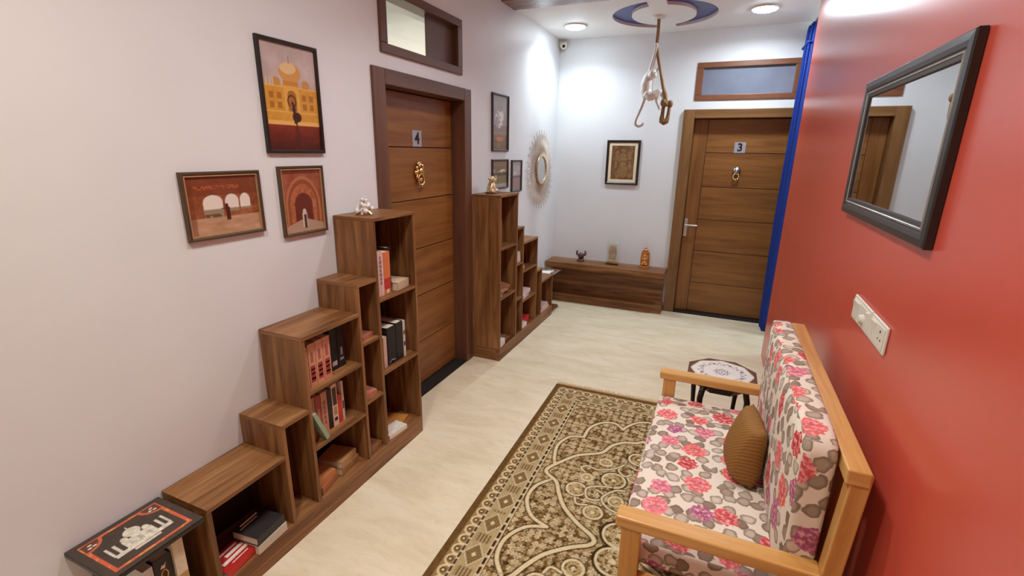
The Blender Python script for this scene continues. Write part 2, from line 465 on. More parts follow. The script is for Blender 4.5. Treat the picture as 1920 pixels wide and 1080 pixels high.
m = MB(); m.box((W+.14, YR-.14, 0), (3.8, YR, H2)); m.box((3.66, YR, 0), (3.8, L+.2, H2)); struct('wall_passage', m, M['wall'])
# bedroom seen through the open half of the fanlight over the left door
m = MB()
m.box((-3.0, 1.5, 0), (-2.85, 4.6, 3.4)); m.box((-3.0, 1.5, 3.2), (-T, 4.6, 3.4))
m.box((-3.0, 1.35, 0), (-T, 1.5, 3.4)); m.box((-3.0, 4.6, 0), (-T, 4.75, 3.4)); m.box((-3.0, 1.35, -.06), (-T, 4.75, 0))
struct('wall_bedroom', m, M['wall'])

# doors
ZB = [.012, .346, .700, 1.043, 1.387, 1.731, 2.062]
def door(idx, put, frame_mat, digit, knock, mirror=False):
    """put(a, d, z): a along the wall from the frame's left edge, d outwards from the wall face, z up"""
    def bx(mb, a0, a1, d0, d1, z0, z1, g):
        lo, hi = put(a0, d0, z0), put(a1, d1, z1); mb.box(lo, hi, g)
    along = 'y' if abs(put(1, 0, 0)[1]-put(0, 0, 0)[1]) > .5 else 'x'
    root = struct_root('door_%d' % idx, put(.56, 0, 0), label='brown wooden panelled door with the number %s on a grey plate' % digit)
    fr = MB()
    bx(fr, 0, .108, -.16, .014, 0, 2.15, 'z'); bx(fr, 1.022, 1.124, -.16, .014, 0, 2.15, 'z'); bx(fr, .108, 1.022, -.16, .014, 2.066, 2.15, along)
    part('door_frame', fr, frame_mat, root, bevel=.004)
    lf = MB(); bx(lf, .108, 1.022, -.13, -.112, .008, 2.066, 'z'); leaf = part('door_leaf', lf, M['groove'], root)
    st = MB(); bx(st, .111, .243, -.125, -.104, .012, 2.062, 'z'); part('stile', st, M['oak_door'], leaf, bevel=.002)
    for i in range(6):
        p = MB(); bx(p, .247, 1.019, -.125, -.104, ZB[i]+.003, ZB[i+1]-.003, along); part('panel', p, M['oak_door'], leaf, bevel=.002)
    th = MB(); bx(th, .10, 1.03, -.16, .006, 0, .007, along); part('threshold', th, M['groove'], root)
    # number plate
    pa = .565
    pl = MB(); bx(pl, pa-.052, pa+.052, -.104, -.100, 1.735, 1.84, 'z'); pl = part('number_plate', pl, M['plate'], root, label='square grey metal plate')
    cu = bpy.data.curves.new('digit', 'FONT'); cu.body = digit; cu.size = .105; cu.extrude = .0012; cu.offset = .0022; cu.align_x = 'CENTER'; cu.align_y = 'CENTER'
    tmp = bpy.data.objects.new('digit_curve', cu); COL.objects.link(tmp)
    me = bpy.data.meshes.new_from_object(tmp.evaluated_get(bpy.context.evaluated_depsgraph_get()))
    bpy.data.objects.remove(tmp); bpy.data.curves.remove(cu)
    e0, e1 = Vector(put(1, 0, 0))-Vector(put(0, 0, 0)), Vector(put(0, 1, 0))-Vector(put(0, 0, 0))
    mt = Matrix((e0, Vector((0, 0, 1)), e1)).transposed().to_4x4(); mt.translation = Vector(put(pa, -.0985, 1.787)) - world_loc(pl)
    me.transform(mt); me.materials.clear(); me.materials.append(M['black'])
    o = bpy.data.objects.new('digit', me); o.parent = pl; COL.objects.link(o); o['label'] = 'black digit %s' % digit
    # knocker
    k = MB(); P = lambda a, d, z: put(pa+a, d-.104, z)
    if knock == 'ornate':
        k.tube([P(0, .000, 1.565), P(0, .012, 1.565), P(0, .022, 1.565)], [.036, .034, .020], 14)
        for a in range(10):
            an = 2*math.pi*a/10; c = P((.038+.008*(a % 2))*math.cos(an), .014, 1.568+(.050+.008*(a % 2))*math.sin(an)); k.ball(c, .0145, 7, 5)
        k.ball(P(0, .022, 1.575), (.020, .020, .026), 9, 7); k.ball(P(-.018, .026, 1.612), .012, 7, 5); k.ball(P(.018, .026, 1.612), .012, 7, 5)
        k.ball(P(.008, .012, 1.628), (.008, .008, .012), 7, 5)
        kn = part('door_knocker', k, M['gold'], root, label='ornate brass knocker with a ring')
        rg = MB(); rg.tube([P(.036*math.cos(a), .028, 1.520+.036*math.sin(a)) for a in [2*math.pi*i/20 for i in range(20)]], .0065, 7, closed=True)
        rg.ball(P(0, .030, 1.484), .012, 7, 5); part('ring', rg, M['gold'], kn)
    else:
        k.tube([P(0, 0, 1.56), P(0, .012, 1.56), P(0, .026, 1.56), P(0, .030, 1.56)], [.040, .039, .026, .010], 18)
        k.tube([P(0, .018, 1.575), P(0, .034, 1.555), P(0, .030, 1.53)], [.011, .012, .009], 8)
        kn = part('door_knocker', k, M['chrome'], root, label='round pale metal knocker with a ring')
        rg = MB(); rg.tube([P(.026*math.cos(a), .026, 1.500+.030*math.sin(a)) for a in [2*math.pi*i/20 for i in range(20)]], .0075, 7, closed=True)
        for a in range(8): rg.ball(P(.026*math.cos(a*.785), .028, 1.500+.030*math.sin(a*.785)), .0095, 6, 5)
        part('ring', rg, M['gold'], kn)
    # lever handle
    h = MB(); bx(h, .113, .151, -.104, -.095, .852, 1.045, 'z'); hn = part('door_handle', h, M['chrome'], root, bevel=.003)
    h = MB(); h.tube([put(.131, -.097, .978), put(.131, -.050, .978)], .010, 10); h.tube([put(.126, -.050, .978), put(.20, -.048, .978), put(.252, -.052, .977)], [.0115, .010, .009], 10)
    part('lever', h, M['chrome'], hn)
    return root
door(1, lambda a, d, z: (d, 2.26+a, z), M['door_frame'], '4', 'ornate')
door(2, lambda a, d, z: (1.358+a, L-d-.03, z), M['door_frame_b'], '3', 'round')

# fanlights
def fanlight(idx, put, along, a1, z0, z1, mat):
    root = struct_root('window_%d' % idx, put(a1/2, 0, z0))
    b = .062
    for (x0, x1, y0, y1, g) in ((0, a1, z0, z0+b*.8, along), (0, a1, z1-b*.8, z1, along), (0, b, z0+b*.8, z1-b*.8, 'z'), (a1-b, a1, z0+b*.8, z1-b*.8, 'z')):
        f = MB(); f.box(put(x0, -.10, y0), put(x1, .014, y1), g); part('window_frame', f, mat, root, bevel=.004)
    return root, b
wr, b = fanlight(1, lambda a, d, z: (d, 2.35+a, z), 'y', .91, 2.231, 2.586, M['door_frame'])
m = MB(); m.box((-.052, 2.412, 2.28), (-.047, 2.880, 2.537)); part('pane', m, M['clear'], wr, label='clear pane open to the lit bedroom')
m = MB(); m.box((-.045, 2.876, 2.28), (-.040, 3.198, 2.537)); part('pane', m, M['taupe'], wr, label='dark taupe tinted pane')
wr, b = fanlight(2, lambda a, d, z: (1.44+a, L-d, z), 'x', .924, 2.237, 2.586, plain('fanlight_frame_brown', (122, 74, 48), .4))
m = MB(); m.box((1.502, L+.020, 2.286), (2.302, L+.025, 2.537)); part('pane', m, M['frosted'], wr, label='blue grey frosted pane')
m = MB()
for lo, hi in (((1.50, 2.284), (2.304, 2.292)), ((1.50, 2.531), (2.304, 2.538)), ((1.50, 2.29), (1.508, 2.535)), ((2.296, 2.29), (2.304, 2.535))): m.box((lo[0], L+.008, lo[1]), (hi[0], L+.021, hi[1]))
part('glazing_bead', m, M['frosted'], wr)

# ------------------------------------------------------------------ downlights, camera, rope monkey
def downlight(p, label, lens):
    r = thing('ceiling_light', label, 'ceiling light', p)
    m = MB(); m.lathe([(.112, 0), (.114, -.006), (.100, -.014), (.095, -.012), (.094, 0)], 28, p); part('trim_ring', m, M['plastic'], r)
    m = MB(); m.lathe([(.093, -.004), (.092, -.018), (.07, -.026), (.004, -.030)], 28, p); part('lens', m, lens, r)
for (p, e, c), lb in zip(DOWN, ('round white downlight in the ceiling near the corner security camera', 'round white downlight in the ceiling right of the blue ring, above the fanlight',
                                'round ceiling downlight above the rug, before the wooden beam', 'round ceiling downlight over the near end of the stepped bookcase',
                                'round ceiling downlight added out of view to brighten the sofa and rug')):
    downlight(p, lb, M['lens_cool'] if c is COOL else M['lens_warm'])
downlight((3.2, 4.95, H), 'round downlight in the side passage ceiling behind the red wall', M['lens_cool'])

r = thing('security_camera', 'small ivory security camera high in the back left corner', 'camera', (.055, 5.43, 2.845))
m = MB(); m.box((.004, 5.415, 2.80), (.085, 5.474, 2.86)); part('bracket', m, M['plastic'], r, bevel=.012)
m = MB(); m.tube([(.05, 5.44, 2.825), (.062, 5.405, 2.812), (.068, 5.385, 2.806)], [.036, .036, .030], 14); part('housing', m, M['plastic'], r)
m = MB(); m.tube([(.0675, 5.3865, 2.8065), (.070, 5.379, 2.804)], [.017, .015], 12); part('lens', m, M['black'], r)

def monkey():
    Y = 4.84
    r = thing('monkey_lamp', 'white monkey figure hanging from a rope under the blue ceiling ring', 'hanging figure', (1.115, Y, H))
    m = MB(); m.lathe([(.060, 0), (.060, -.012), (.048, -.022), (.012, -.026)], 24, (1.115, Y, H)); part('ceiling_rose', m, M['resin'], r)
    m = MB(); path = [(1.115, H-.02), (1.118, 2.755), (1.115, 2.635), (1.137, 2.55), (1.159, 2.47), (1.182, 2.385), (1.204, 2.30), (1.228, 2.235), (1.246, 2.165)]
    m.tube([(x, Y, z) for x, z in path], [.014, .014, .015, .013, .013, .013, .014, .019, .018], 9)
    rp = part('rope', m, M['rope'], r)
    m = MB()
    m.ball((1.224, Y-.012, 2.162), (.028, .024, .036), 9, 7); m.ball((1.282, Y-.004, 2.152), (.026, .022, .034), 9, 7); m.ball((1.25, Y-.016, 2.148), (.018, .02, .022), 9, 7)
    part('knot', m, M['rope'], rp)
    m = MB(); lp = [(1.229, 2.16), (1.223, 2.11), (1.221, 2.06), (1.218, 2.03), (1.222, 2.006), (1.240, 1.996), (1.262, 2.005), (1.270, 2.03), (1.274, 2.06), (1.277, 2.11), (1.274, 2.155)]
    m.tube([(x, Y, z) for x, z in lp], [.016, .016, .017, .021, .027, .030, .026, .019, .016, .015, .015], 9); part('loop', m, M['rope'], rp)
    # body: limbs overlapped, then fused into one skin by the remesh modifier
    m = MB()
    t = lambda pts, rad, n=12: m.tube(pts, rad, n)
    t([(1.076, Y, 2.425), (1.066, Y, 2.385), (1.058, Y, 2.330), (1.060, Y, 2.275), (1.074, Y, 2.228), (1.090, Y, 2.212)], [.026, .045, .056, .054, .048, .026])
    t([(1.074, Y, 2.40), (1.090, Y, 2.49), (1.106, Y, 2.565), (1.117, Y-.012, 2.632), (1.119, Y-.012, 2.66)], [.026, .020, .017, .013, .012])      # raised arm and hand
    m.ball((1.116, Y-.014, 2.645), (.018, .02, .026), 9, 7)
    t([(1.062, Y+.03, 2.385), (1.115, Y+.05, 2.43), (1.158, Y+.01, 2.47)], [.022, .017, .012])                                                     # far arm on the rope
    m.ball((1.108, Y-.035, 2.405), (.036, .044, .042), 12, 9); m.ball((1.128, Y-.055, 2.392), (.022, .026, .022), 10, 7)                            # head, muzzle
    m.ball((1.085, Y-.05, 2.428), (.010, .014, .016), 8, 6); m.ball((1.120, Y-.012, 2.440), (.010, .014, .016), 8, 6)                                # ears
    t([(1.070, Y-.02, 2.245), (1.100, Y-.03, 2.216), (1.140, Y-.035, 2.232), (1.186, Y-.03, 2.266)], [.044, .042, .036, .024])                      # near thigh
    t([(1.186, Y-.03, 2.268), (1.168, Y-.03, 2.222), (1.162, Y-.03, 2.180), (1.180, Y-.03, 2.140), (1.196, Y-.03, 2.100)], [.024, .020, .015, .012, .009])
    t([(1.070, Y+.025, 2.245), (1.110, Y+.04, 2.222), (1.155, Y+.04, 2.245), (1.194, Y+.035, 2.262)], [.040, .038, .032, .024])
    t([(1.194, Y+.035, 2.262), (1.212, Y+.03, 2.215), (1.226, Y+.012, 2.17)], [.024, .017, .012])
    t([(1.062, Y, 2.24), (1.048, Y, 2.205), (1.030, Y, 2.14), (1.004, Y, 2.07), (.984, Y, 2.02), (.980, Y, 1.99), (.992, Y, 1.967), (1.018, Y, 1.958), (1.044, Y, 1.968), (1.056, Y, 1.992)], [.024, .017, .0145, .0135, .013, .013, .0125, .012, .011, .009])
    o = part('monkey_body', m, M['resin'], r)
    rm = o.modifiers.new('fuse', 'REMESH'); rm.mode = 'VOXEL'; rm.voxel_size = .0055; rm.use_smooth_shade = True
    sm = o.modifiers.new('soft', 'SMOOTH'); sm.iterations = 3; sm.factor = .5
    f = MB()
    for dx in (-.012, .016): f.ball((1.118+dx, Y-.077, 2.412-.1*dx), .005, 7, 5)
    part('eye', f, M['black'], r)
monkey()

# ------------------------------------------------------------------ bookcases
TB = .018
COLS = [(.888, 1.237, .457, []), (1.237, 1.385, .600, []), (1.385, 1.744, .940, [.394, .676]), (1.744, 1.892, 1.0856, [.446, .772]), (1.892, 2.2466, 1.387, [.549, .964])]
def bookcase(label, my):
    r = thing('stepped_bookcase', label, 'bookcase', (.128, my(1.6), 0), group='stepped bookcases along the left wall')
    D = .255
    def bx(name, y0, y1, x0, x1, z0, z1, g, mat='walnut', bev_=.0015):
        p = MB(); a, b = my(y0), my(y1); p.box((x0, min(a, b), z0), (x1, max(a, b), z1), g); part(name, p, M[mat], r, bevel=bev_)
    bx('plinth', .888, 2.2466, .22, D, 0, .094, 'y')
    bx('base_board', .888, 2.2466, .012, D, .094, .112, 'y')
    for i, (a, b, top, sh) in enumerate(COLS):
        bx('side_panel', a, a+TB, .004, D, .112 if i else .112, top-TB, 'z')
        if i == 4: bx('side_panel', b-TB, b, .004, D, .112, top-TB, 'z')
        bx('top_board', a, b, .004, D+.002, top-TB, top, 'y')
        e = b if i < 4 else b-TB
        bx('back_panel', a+TB, e, .004, .012, .112, top-TB, 'z', 'walnut_shaded', 0)
        for z in sh: bx('shelf', a+TB, e, .012, D-.002, z-TB, z, 'y')
    # plinth return so that the ends are closed down to the floor
    bx('plinth', .888, .888+TB, .004, .22, 0, .094, 'y'); bx('plinth', 2.2466-TB, 2.2466, .004, .22, 0, .094, 'y')
    return r
bookcase('brown stepped bookcase left of door 4, rising towards the door', lambda y: y)
bookcase('brown stepped bookcase beyond door 4, stepping down to the back wall', lambda y: 5.6476-y)

# ------------------------------------------------------------------ books
def book(loc, th, dp, ht, rgb, label, group, pose='up', rz=0, lean=0, marks=(), cover_marks=()):
    """spine towards +x; th along y when upright. pose: up, flat (spine +x) ; loc = base centre"""
    r = thing('book', label, 'book', loc, (0, 0, rz), group)
    if pose == 'up': mt = Matrix.Identity(4)
    else: mt = Matrix.Rotation(math.radians(90), 4, 'X')       # y(th)->z, z(ht)->-y
    mt = Matrix.Rotation(lean, 4, 'X') @ mt
    cs = [mt @ Vector((x, y, z)) for x in (-dp/2, dp/2) for y in (-th/2, th/2) for z in (0, ht)]
    zmin = min(c.z for c in cs); ymid = (min(c.y for c in cs)+max(c.y for c in cs))/2
    mt = Matrix.Translation((0, -ymid, -zmin)) @ mt
    c = .0022
    m = MB(); m.box((-dp/2, -th/2, 0), (dp/2, -th/2+c, ht)); m.box((-dp/2, th/2-c, 0), (dp/2, th/2, ht)); m.box((dp/2-c, -th/2+c, 0), (dp/2, th/2-c, ht))
    part('cover', m.xf(mt), colour(rgb), r, True)
    m = MB(); m.box((-dp/2+.004, -th/2+c, .003), (dp/2-c, th/2-c, ht-.003)); part('pages', m.xf(mt), M['paper'], r, True)
    for z0, z1, f, col in marks:
        m = MB(); m.box((dp/2-.0005, -th/2*f, z0*ht), (dp/2+.0008, th/2*f, z1*ht)); part('spine_label', m.xf(mt), colour(col), r, True)
    if cover_marks:
        m = MB()
        for (x0, x1, z0, z1) in cover_marks: m.box((x0*dp-dp/2, th/2-.0003, z0*ht), (x1*dp-dp/2, th/2+.0008, z1*ht))
        part('lettering', m.xf(mt), colour((240, 224, 214)), r, True)
    return r
def letters(n, z0, z1, f, col):
    return [(z0+(z1-z0)*(i+.12)/n, z0+(z1-z0)*(i+.88)/n, f*(.7+.3*((i*7) % 3)/2), col) for i in range(n)]

SH1, FRONT = 'books in the left stepped bookcase', .222
def up(y0, y1, z, ht, dp, rgb, label, grp=SH1, xf=FRONT, **k):
    return book((xf-dp/2, (y0+y1)/2, z), abs(y1-y0)-.001, dp, ht, rgb, label, grp, **k)
# tall column
up(1.948, 1.994, .964, .236, .15, (222, 188, 176), 'tall pale pink spine, first on the tall column top shelf by door 4', marks=letters(7, .25, .92, .45, (150, 120, 124)))
up(1.996, 2.050, .964, .230, .15, (214, 116, 66), 'orange spine with a red foot on the top shelf of the tall column', marks=[(.12, .38, .98, (190, 52, 36)), (.02, .10, .4, (226, 214, 196))])
up(2.052, 2.085, .964, .244, .17, (34, 28, 26), 'black book beside the orange spine on the top shelf', xf=.20)
book((.165, 2.145, .964), .045, .13, .125, (204, 178, 146), 'thick cream paperback lying flat on the top shelf of the tall column', SH1, 'flat', .12)
up(1.955, 1.984, .549, .182, .13, (214, 178, 160), 'small pale pink book left of the black books in the tall column')
up(1.992, 2.066, .549, .222, .16, (26, 22, 22), 'thick black book next to the small pale pink book', marks=[(.06, .12, .35, (190, 184, 176)), (.06, .10, .8, (120, 116, 110))])
up(2.070, 2.132, .549, .226, .165, (32, 27, 26), 'thick black book between another black book and the white spine')
up(2.135, 2.156, .549, .220, .16, (206, 194, 180), 'thin white spine with dark blots right of the black books', marks=[(.30, .42, .7, (60, 48, 42)), (.62, .72, .6, (70, 56, 48))])
up(1.922, 1.952, .112, .30, .17, (158, 112, 62), 'tall tan book standing on the bottom shelf of the tall column', marks=[(.35, .42, .5, (70, 46, 26)), (.48, .52, .4, (70, 46, 26))])
book((.150, 2.075, .112), .024, .14, .19, (186, 124, 56), 'orange brown book lying flat at the bottom of the tall column', SH1, 'flat', .25)
book((.205, 2.015, .112), .026, .085, .15, (228, 218, 206), 'small white book lying at the front of the bottom shelf', SH1, 'flat', -.1, cover_marks=[(.3, .4, .3, .7), (.5, .56, .25, .6)])
# narrow column
book((.16, 1.822, .772), .022, .14, .095, (176, 108, 84), 'pinkish brown book lying flat on the upper shelf of the narrow column', SH1, 'flat', .15)
book((.16, 1.822, .446), .026, .14, .10, (196, 128, 106), 'pink book lying flat on the middle shelf of the narrow column', SH1, 'flat', -.1)
book((.16, 1.822, .112), .030, .15, .105, (138, 92, 58), 'brown book lying at the bottom of the narrow column', SH1, 'flat', .1)
# wide column of three
y = 1.418
for i, (wd, ht, rgb, lb) in enumerate([(.022, .196, (188, 138, 112), 'thin tan spine, first of the row on the top shelf of the wide column'),
                                       (.042, .204, (206, 148, 118), 'pale book with red lettering, nearest of the red lettered set'),
                                       (.042, .206, (212, 150, 122), 'pale book with red lettering, middle of the red lettered set'),
                                       (.044, .208, (210, 140, 116), 'pale book with red lettering, farthest of its set, by the black books')]):
    mk = [(.10, .48, .62, (150, 52, 44)), (.16, .20, .7, (210, 150, 122)), (.28, .31, .7, (210, 150, 122)), (.38, .41, .7, (210, 150, 122)), (.56, .80, .35, (172, 92, 76))] if i else []
    up(y, y+wd, .676, ht, .15, rgb, lb, marks=mk); y += wd+.002
up(y+.03, y+.075, .676, .226, .16, (28, 25, 27), 'black book with a white emblem, nearer one of the dark pair in the wide column', xf=.19, marks=[(.10, .20, .7, (176, 170, 166))])
up(y+.078, y+.125, .676, .224, .16, (34, 30, 33), 'black book with pale streaks at the right end of the wide column top shelf', xf=.19, marks=[(.16, .22, .5, (150, 146, 144)), (.28, .46, .3, (150, 146, 144))])
y = 1.440
for wd, ht, rgb, lb, mk in [(.030, .215, (178, 122, 92), 'tan spine, first of the upright row on the middle shelf of the wide column', []),
                            (.034, .210, (158, 72, 54), 'brick red spine between two tan spines on the middle shelf', [(.3, .7, .4, (192, 120, 96))]),
                            (.038, .212, (196, 138, 112), 'pale tan spine before the dark gap on the middle shelf', letters(5, .2, .8, .4, (150, 90, 72))),
                            (.026, .205, (44, 24, 24), 'dark maroon spine left of the white bordered spine', []),
                            (.036, .222, (226, 196, 176), 'white bordered spine with a black picture panel on the middle shelf', [(.50, .92, .7, (74, 52, 40)), (.26, .46, .6, (172, 132, 96)), (.12, .20, .55, (36, 26, 26))]),
                            (.024, .150, (206, 58, 36), 'short bright red book at the right of the middle shelf', []),
                            (.016, .215, (204, 190, 176), 'thin white spine behind the short red book', [(.3, .5, .6, (60, 50, 46))])]:
    up(y, y+wd, .394, ht, .14, rgb, lb, xf=.20, marks=mk); y += wd+.002
book((.198, 1.452, .394), .020, .105, .175, (150, 172, 146), 'pale green book leaning sideways at the front of the middle shelf', SH1, 'up', 0, .40)
book((.150, 1.480, .112), .040, .15, .13, (166, 104, 60), 'brown book at the bottom of the left pile in the wide column', SH1, 'flat', .2)
book((.150, 1.478, .1525), .030, .14, .12, (186, 116, 66), 'orange brown book on top of the left pile in the wide column', SH1, 'flat', .05)
book((.140, 1.640, .112), .040, .15, .14, (150, 108, 66), 'tan book at the bottom of the right pile in the wide column', SH1, 'flat', .12)
book((.138, 1.636, .1525), .034, .14, .135, (178, 134, 84), 'light tan book on top of the right pile in the wide column', SH1, 'flat', .2)
# lowest step
book((.190, .990, .112), .030, .115, .150, (186, 38, 32), 'red paperback with white lettering lying in the lowest step of the bookcase', SH1, 'flat', .12,
     cover_marks=[(.14, .22, .12, .80), (.32, .46, .10, .62), (.54, .68, .10, .86), (.78, .82, .2, .7)])
book((.190, 1.125, .112), .038, .135, .150, (196, 182, 166), 'thick pale book at the bottom of the pair in the lowest step', SH1, 'flat', .06)
book((.186, 1.122, .1505), .038, .135, .145, (44, 40, 40), 'thick black and grey covered book on top of the pair in the lowest step', SH1, 'flat', .10, cover_marks=[(.08, .15, .2, .8), (.22, .26, .3, .9)])
# far bookcase
SH2 = 'books in the far stepped bookcase'
mm = lambda y: 5.6476-y
up(3.470, 3.500, .964, .225, .16, (150, 96, 62), 'brown book standing alone on the top shelf of the far tall column', SH2)
up(3.424, 3.450, .112, .26, .17, (156, 112, 84), 'tan book standing on the bottom shelf of the far tall column', SH2)
book((.205, 3.475, .112), .050, .085, .12, (226, 216, 204), 'white book lying at the front of the far tall column', SH2, 'flat', .05)
book((.15, 3.575, .112), .026, .13, .17, (140, 96, 66), 'brown book lying behind the white one in the far tall column', SH2, 'flat', .2)
for i, (c, lb) in enumerate((((122, 84, 58), 'dark brown book at the bottom of the pile in the far tall column'), ((176, 134, 98), 'tan book in the middle of the pile on the far tall column'), ((150, 100, 70), 'brown book topping the pile on the far tall column'))):
    book((.16, 3.52+.03*i, .549+.0265*i), .026, .14, .17-.02*i, c, lb, SH2, 'flat', .3-.35*i)
for i, lb in enumerate(('lowest of three white books stacked in the far narrow column', 'middle of three white books stacked in the far narrow column', 'topmost of three white books stacked in the far narrow column')):
    book((.165, 3.820, .772+.0305*i), .030, .14, .105, (224-6*i, 206, 196), lb, SH2, 'flat', .06*(i-1))
book((.16, 3.945, .676), .022, .13, .21, (112, 76, 52), 'brown book leaning in the top of the far wide column', SH2, 'up', 0, -.10)
book((.185, 4.010, .676), .024, .06, .05, (214, 186, 156), 'tiny cream booklet beside the leaning brown book', SH2, 'flat', .2)
for i, lb in enumerate(('lower white book on the middle shelf of the far wide column', 'upper pale book on the middle shelf of the far wide column')):
    book((.165, 4.03+.01*i, .394+.0365*i), .036, .14, .19-.02*i, (218, 204-8*i, 198), lb, SH2, 'flat', .1-.22*i)
book((.15, 4.12, .112), .050, .13, .17, (206, 46, 50), 'bright red book lying at the bottom of the far wide column', SH2, 'flat', .15)
book((.19, 3.98, .112), .040, .11, .12, (226, 212, 204), 'white book lying before the bright red one', SH2, 'flat', -.05)
for i, lb in enumerate(('pinkish book lying in the lowest step of the far bookcase', 'pale pink book on top in the lowest step of the far bookcase')):
    book((.17, 4.56, .112+.0305*i), .030, .15, .24-.03*i, (212, 184, 176), lb, SH2, 'flat', .05*i)

# ------------------------------------------------------------------ inlaid side tables at both ends of the bookcases
def axes(o, u, v):
    u, v = Vector(u), Vector(v); n = u.cross(v); mt = Matrix((u, v, n)).transposed().to_4x4(); mt.translation = o; return mt
def ell(u, v, cu, cv, ru, rv): return ((u-cu)/ru)**2+((v-cv)/rv)**2 < 1
def rect(u, v, a, b, c, d): return (u > a) & (u < b) & (v > c) & (v < d)
def taj_white(u, v):
    k = rect(u, v, .20, .80, .28, .35) | rect(u, v, .36, .64, .23, .27)
    k |= rect(u, v, .34, .66, .35, .52) | rect(u, v, .45, .55, .5, .56)
    k |= ell(u, v, .5, .62, .085, .10) | (rect(u, v, .495, .505, .7, .78)) | ell(u, v, .385, .55, .035, .05) | ell(u, v, .615, .55, .035, .05)
    for a in (.205, .275, .725, .795): k |= rect(u, v, a-.014, a+.014, .33, .56 if a in (.275, .725) else .58)
    return k
def inlay_top(u, v):
    img = blank(u, (62, 50, 40)) + (fbm(u*9, v*9)[..., None]-.5)*16
    b = np.minimum(np.minimum(u, 1-u), np.minimum(v, 1-v))
    img = mixc(img, ((b > .085) & (b < .125)).astype(float), (206, 92, 58))
    n = fbm(u*14, v*14); img = mixc(img, ((b > .085) & (b < .125) & (n > .58)).astype(float), (222, 138, 62))
    for c in (.105, .895):
        d = np.hypot((u-c), (v-.895)); q = (b > .10)
        img = mixc(img, (q & (d < .19)).astype(float), (96, 50, 36)); img = mixc(img, (q & (d > .165) & (d < .20)).astype(float), (196, 100, 68))
        for a, e in ((.07, .05), (.10, .10), (.05, .11)):
            s = 1 if c < .5 else -1
            img = mixc(img, ell(u, v, c+s*a, .895-e, .022, .014).astype(float), (232, 220, 204))
    t = taj_white(u, v); f = fbm(u*30, v*30)[..., None]
    img = np.where(t[..., None], np.array((212, 204, 188.))+ (f-.5)*70, img)
    dr = rect(u, v, .475, .525, .35, .47) | rect(u, v, .39, .42, .37, .45) | rect(u, v, .58, .61, .37, .45)
    return mixc(img, dr.astype(float)*.5, (150, 142, 126))
def side_table(label, y0, z, flip, sheet_n):
    y1 = y0+.292; x1 = .262
    r = thing('side_table', label, 'side table', (.13, (y0+y1)/2, 0), group='inlaid side tables at the bookcase ends')
    m = MB(); m.box((.006, y0, z-.018), (x1, y1, z-.0006), 'y'); part('table_top', m, M['black'], r, bevel=.003)
    mt = axes(Vector((.134, (y0+y1)/2, z)) - r.location, (0, 1, 0), (-1, 0, 0))
    s = colour_sheet('inlay', .290, .254, sheet_n, int(sheet_n*.88), inlay_top, M['inlay'], r, mt); s['label'] = 'white domed palace inlay in an orange border'
    # folding rack below: base tray, back board and two slatted ends
    m = MB(); m.box((.02, y0+.03, .012), (.235, y1-.02, .026), 'y'); part('tray', m, M['black'], r)
    m = MB(); m.box((.02, y0+.05, .026), (.036, y1-.04, z-.018), 'z'); part('back_board', m, M['black'], r)
    for k in range(4):
        m = MB(); yy = y0+.045+k*.062; m.box((.03, yy, .026), (.235, yy+.016, .040), 'x'); part('slat', m, colour((190, 104, 60)), r)
    for sy in (y0+.03, y1-.035):
        m = MB(); m.box((.02, sy, 0), (.235, sy+.016, .012)); part('foot', m, M['black'], r)
    return r
side_table('low black side table with white domed palace inlay, at the near end of the bookcase', .582, .444, False, 170)
side_table('low dark side table between the far bookcase and the long bench', 4.772, .440, True, 60)
GT = 'books standing under the near side table'
b1 = book((.125, .738, .041), .056, .20, .335, (34, 28, 26), 'tall black book with an orange ring under the near side table', GT, rz=0)
m = MB(); cyl = [(.018*math.cos(a), .255+.030*math.sin(a)) for a in [2*math.pi*i/24 for i in range(24)]]
b2 = book((.135, .788, .041), .036, .20, .365, (214, 198, 172), 'tall cream book with a gold foot beside the black one under the near side table', GT, marks=[(.0, .62, .98, (176, 138, 84))])
b3 = book((.130, .690, .041), .030, .20, .330, (206, 200, 194), 'pale grey book left of the black one under the near side table', GT)
# ring and arrow on the black book's broad spine
b1_face = .20/2
m = MB(); m.tube([(b1_face+.001, .0105*math.cos(a), .262+.020*math.sin(a)) for a in [2*math.pi*i/20 for i in range(20)]], .0022, 6, closed=True); part('ring_mark', m, colour((210, 132, 44)), b1, True, label='orange ring')
m = MB(); m.prism([(-.010, .292), (.004, .288), (.010, .308), (.002, .300), (-.004, .304)], b1_face+.0003, b1_face+.0014, 'x'); part('arrow_mark', m, colour((222, 212, 200)), b1, True, label='white arrow mark')
m = MB(); m.box((.06, 4.80, .4406), (.19, 4.93, .4418)); solo('paper_sheet', m, M['whitepaper'], 'white paper lying on the dark side table next to the long bench', 'paper', (.125, 4.865, .4406), rot=(0, 0, .15))

# ------------------------------------------------------------------ long bench along the back wall
r = thing('console_bench', 'long dark brown low bench along the back wall left of door 3', 'bench', (.68, 5.34, 0))
m = MB(); m.box((.013, 5.20, .425), (1.352, L-.002, .492), 'x'); part('top_board', m, M['walnut'], r, bevel=.003)
m = MB(); m.box((.03, 5.435, .094), (1.335, L-.002, .425), 'x'); part('back_board', m, M['walnut'], r)
m = MB(); m.box((.013, 5.290, 0), (1.348, L-.002, .094), 'x'); part('plinth', m, M['walnut'], r, bevel=.003)

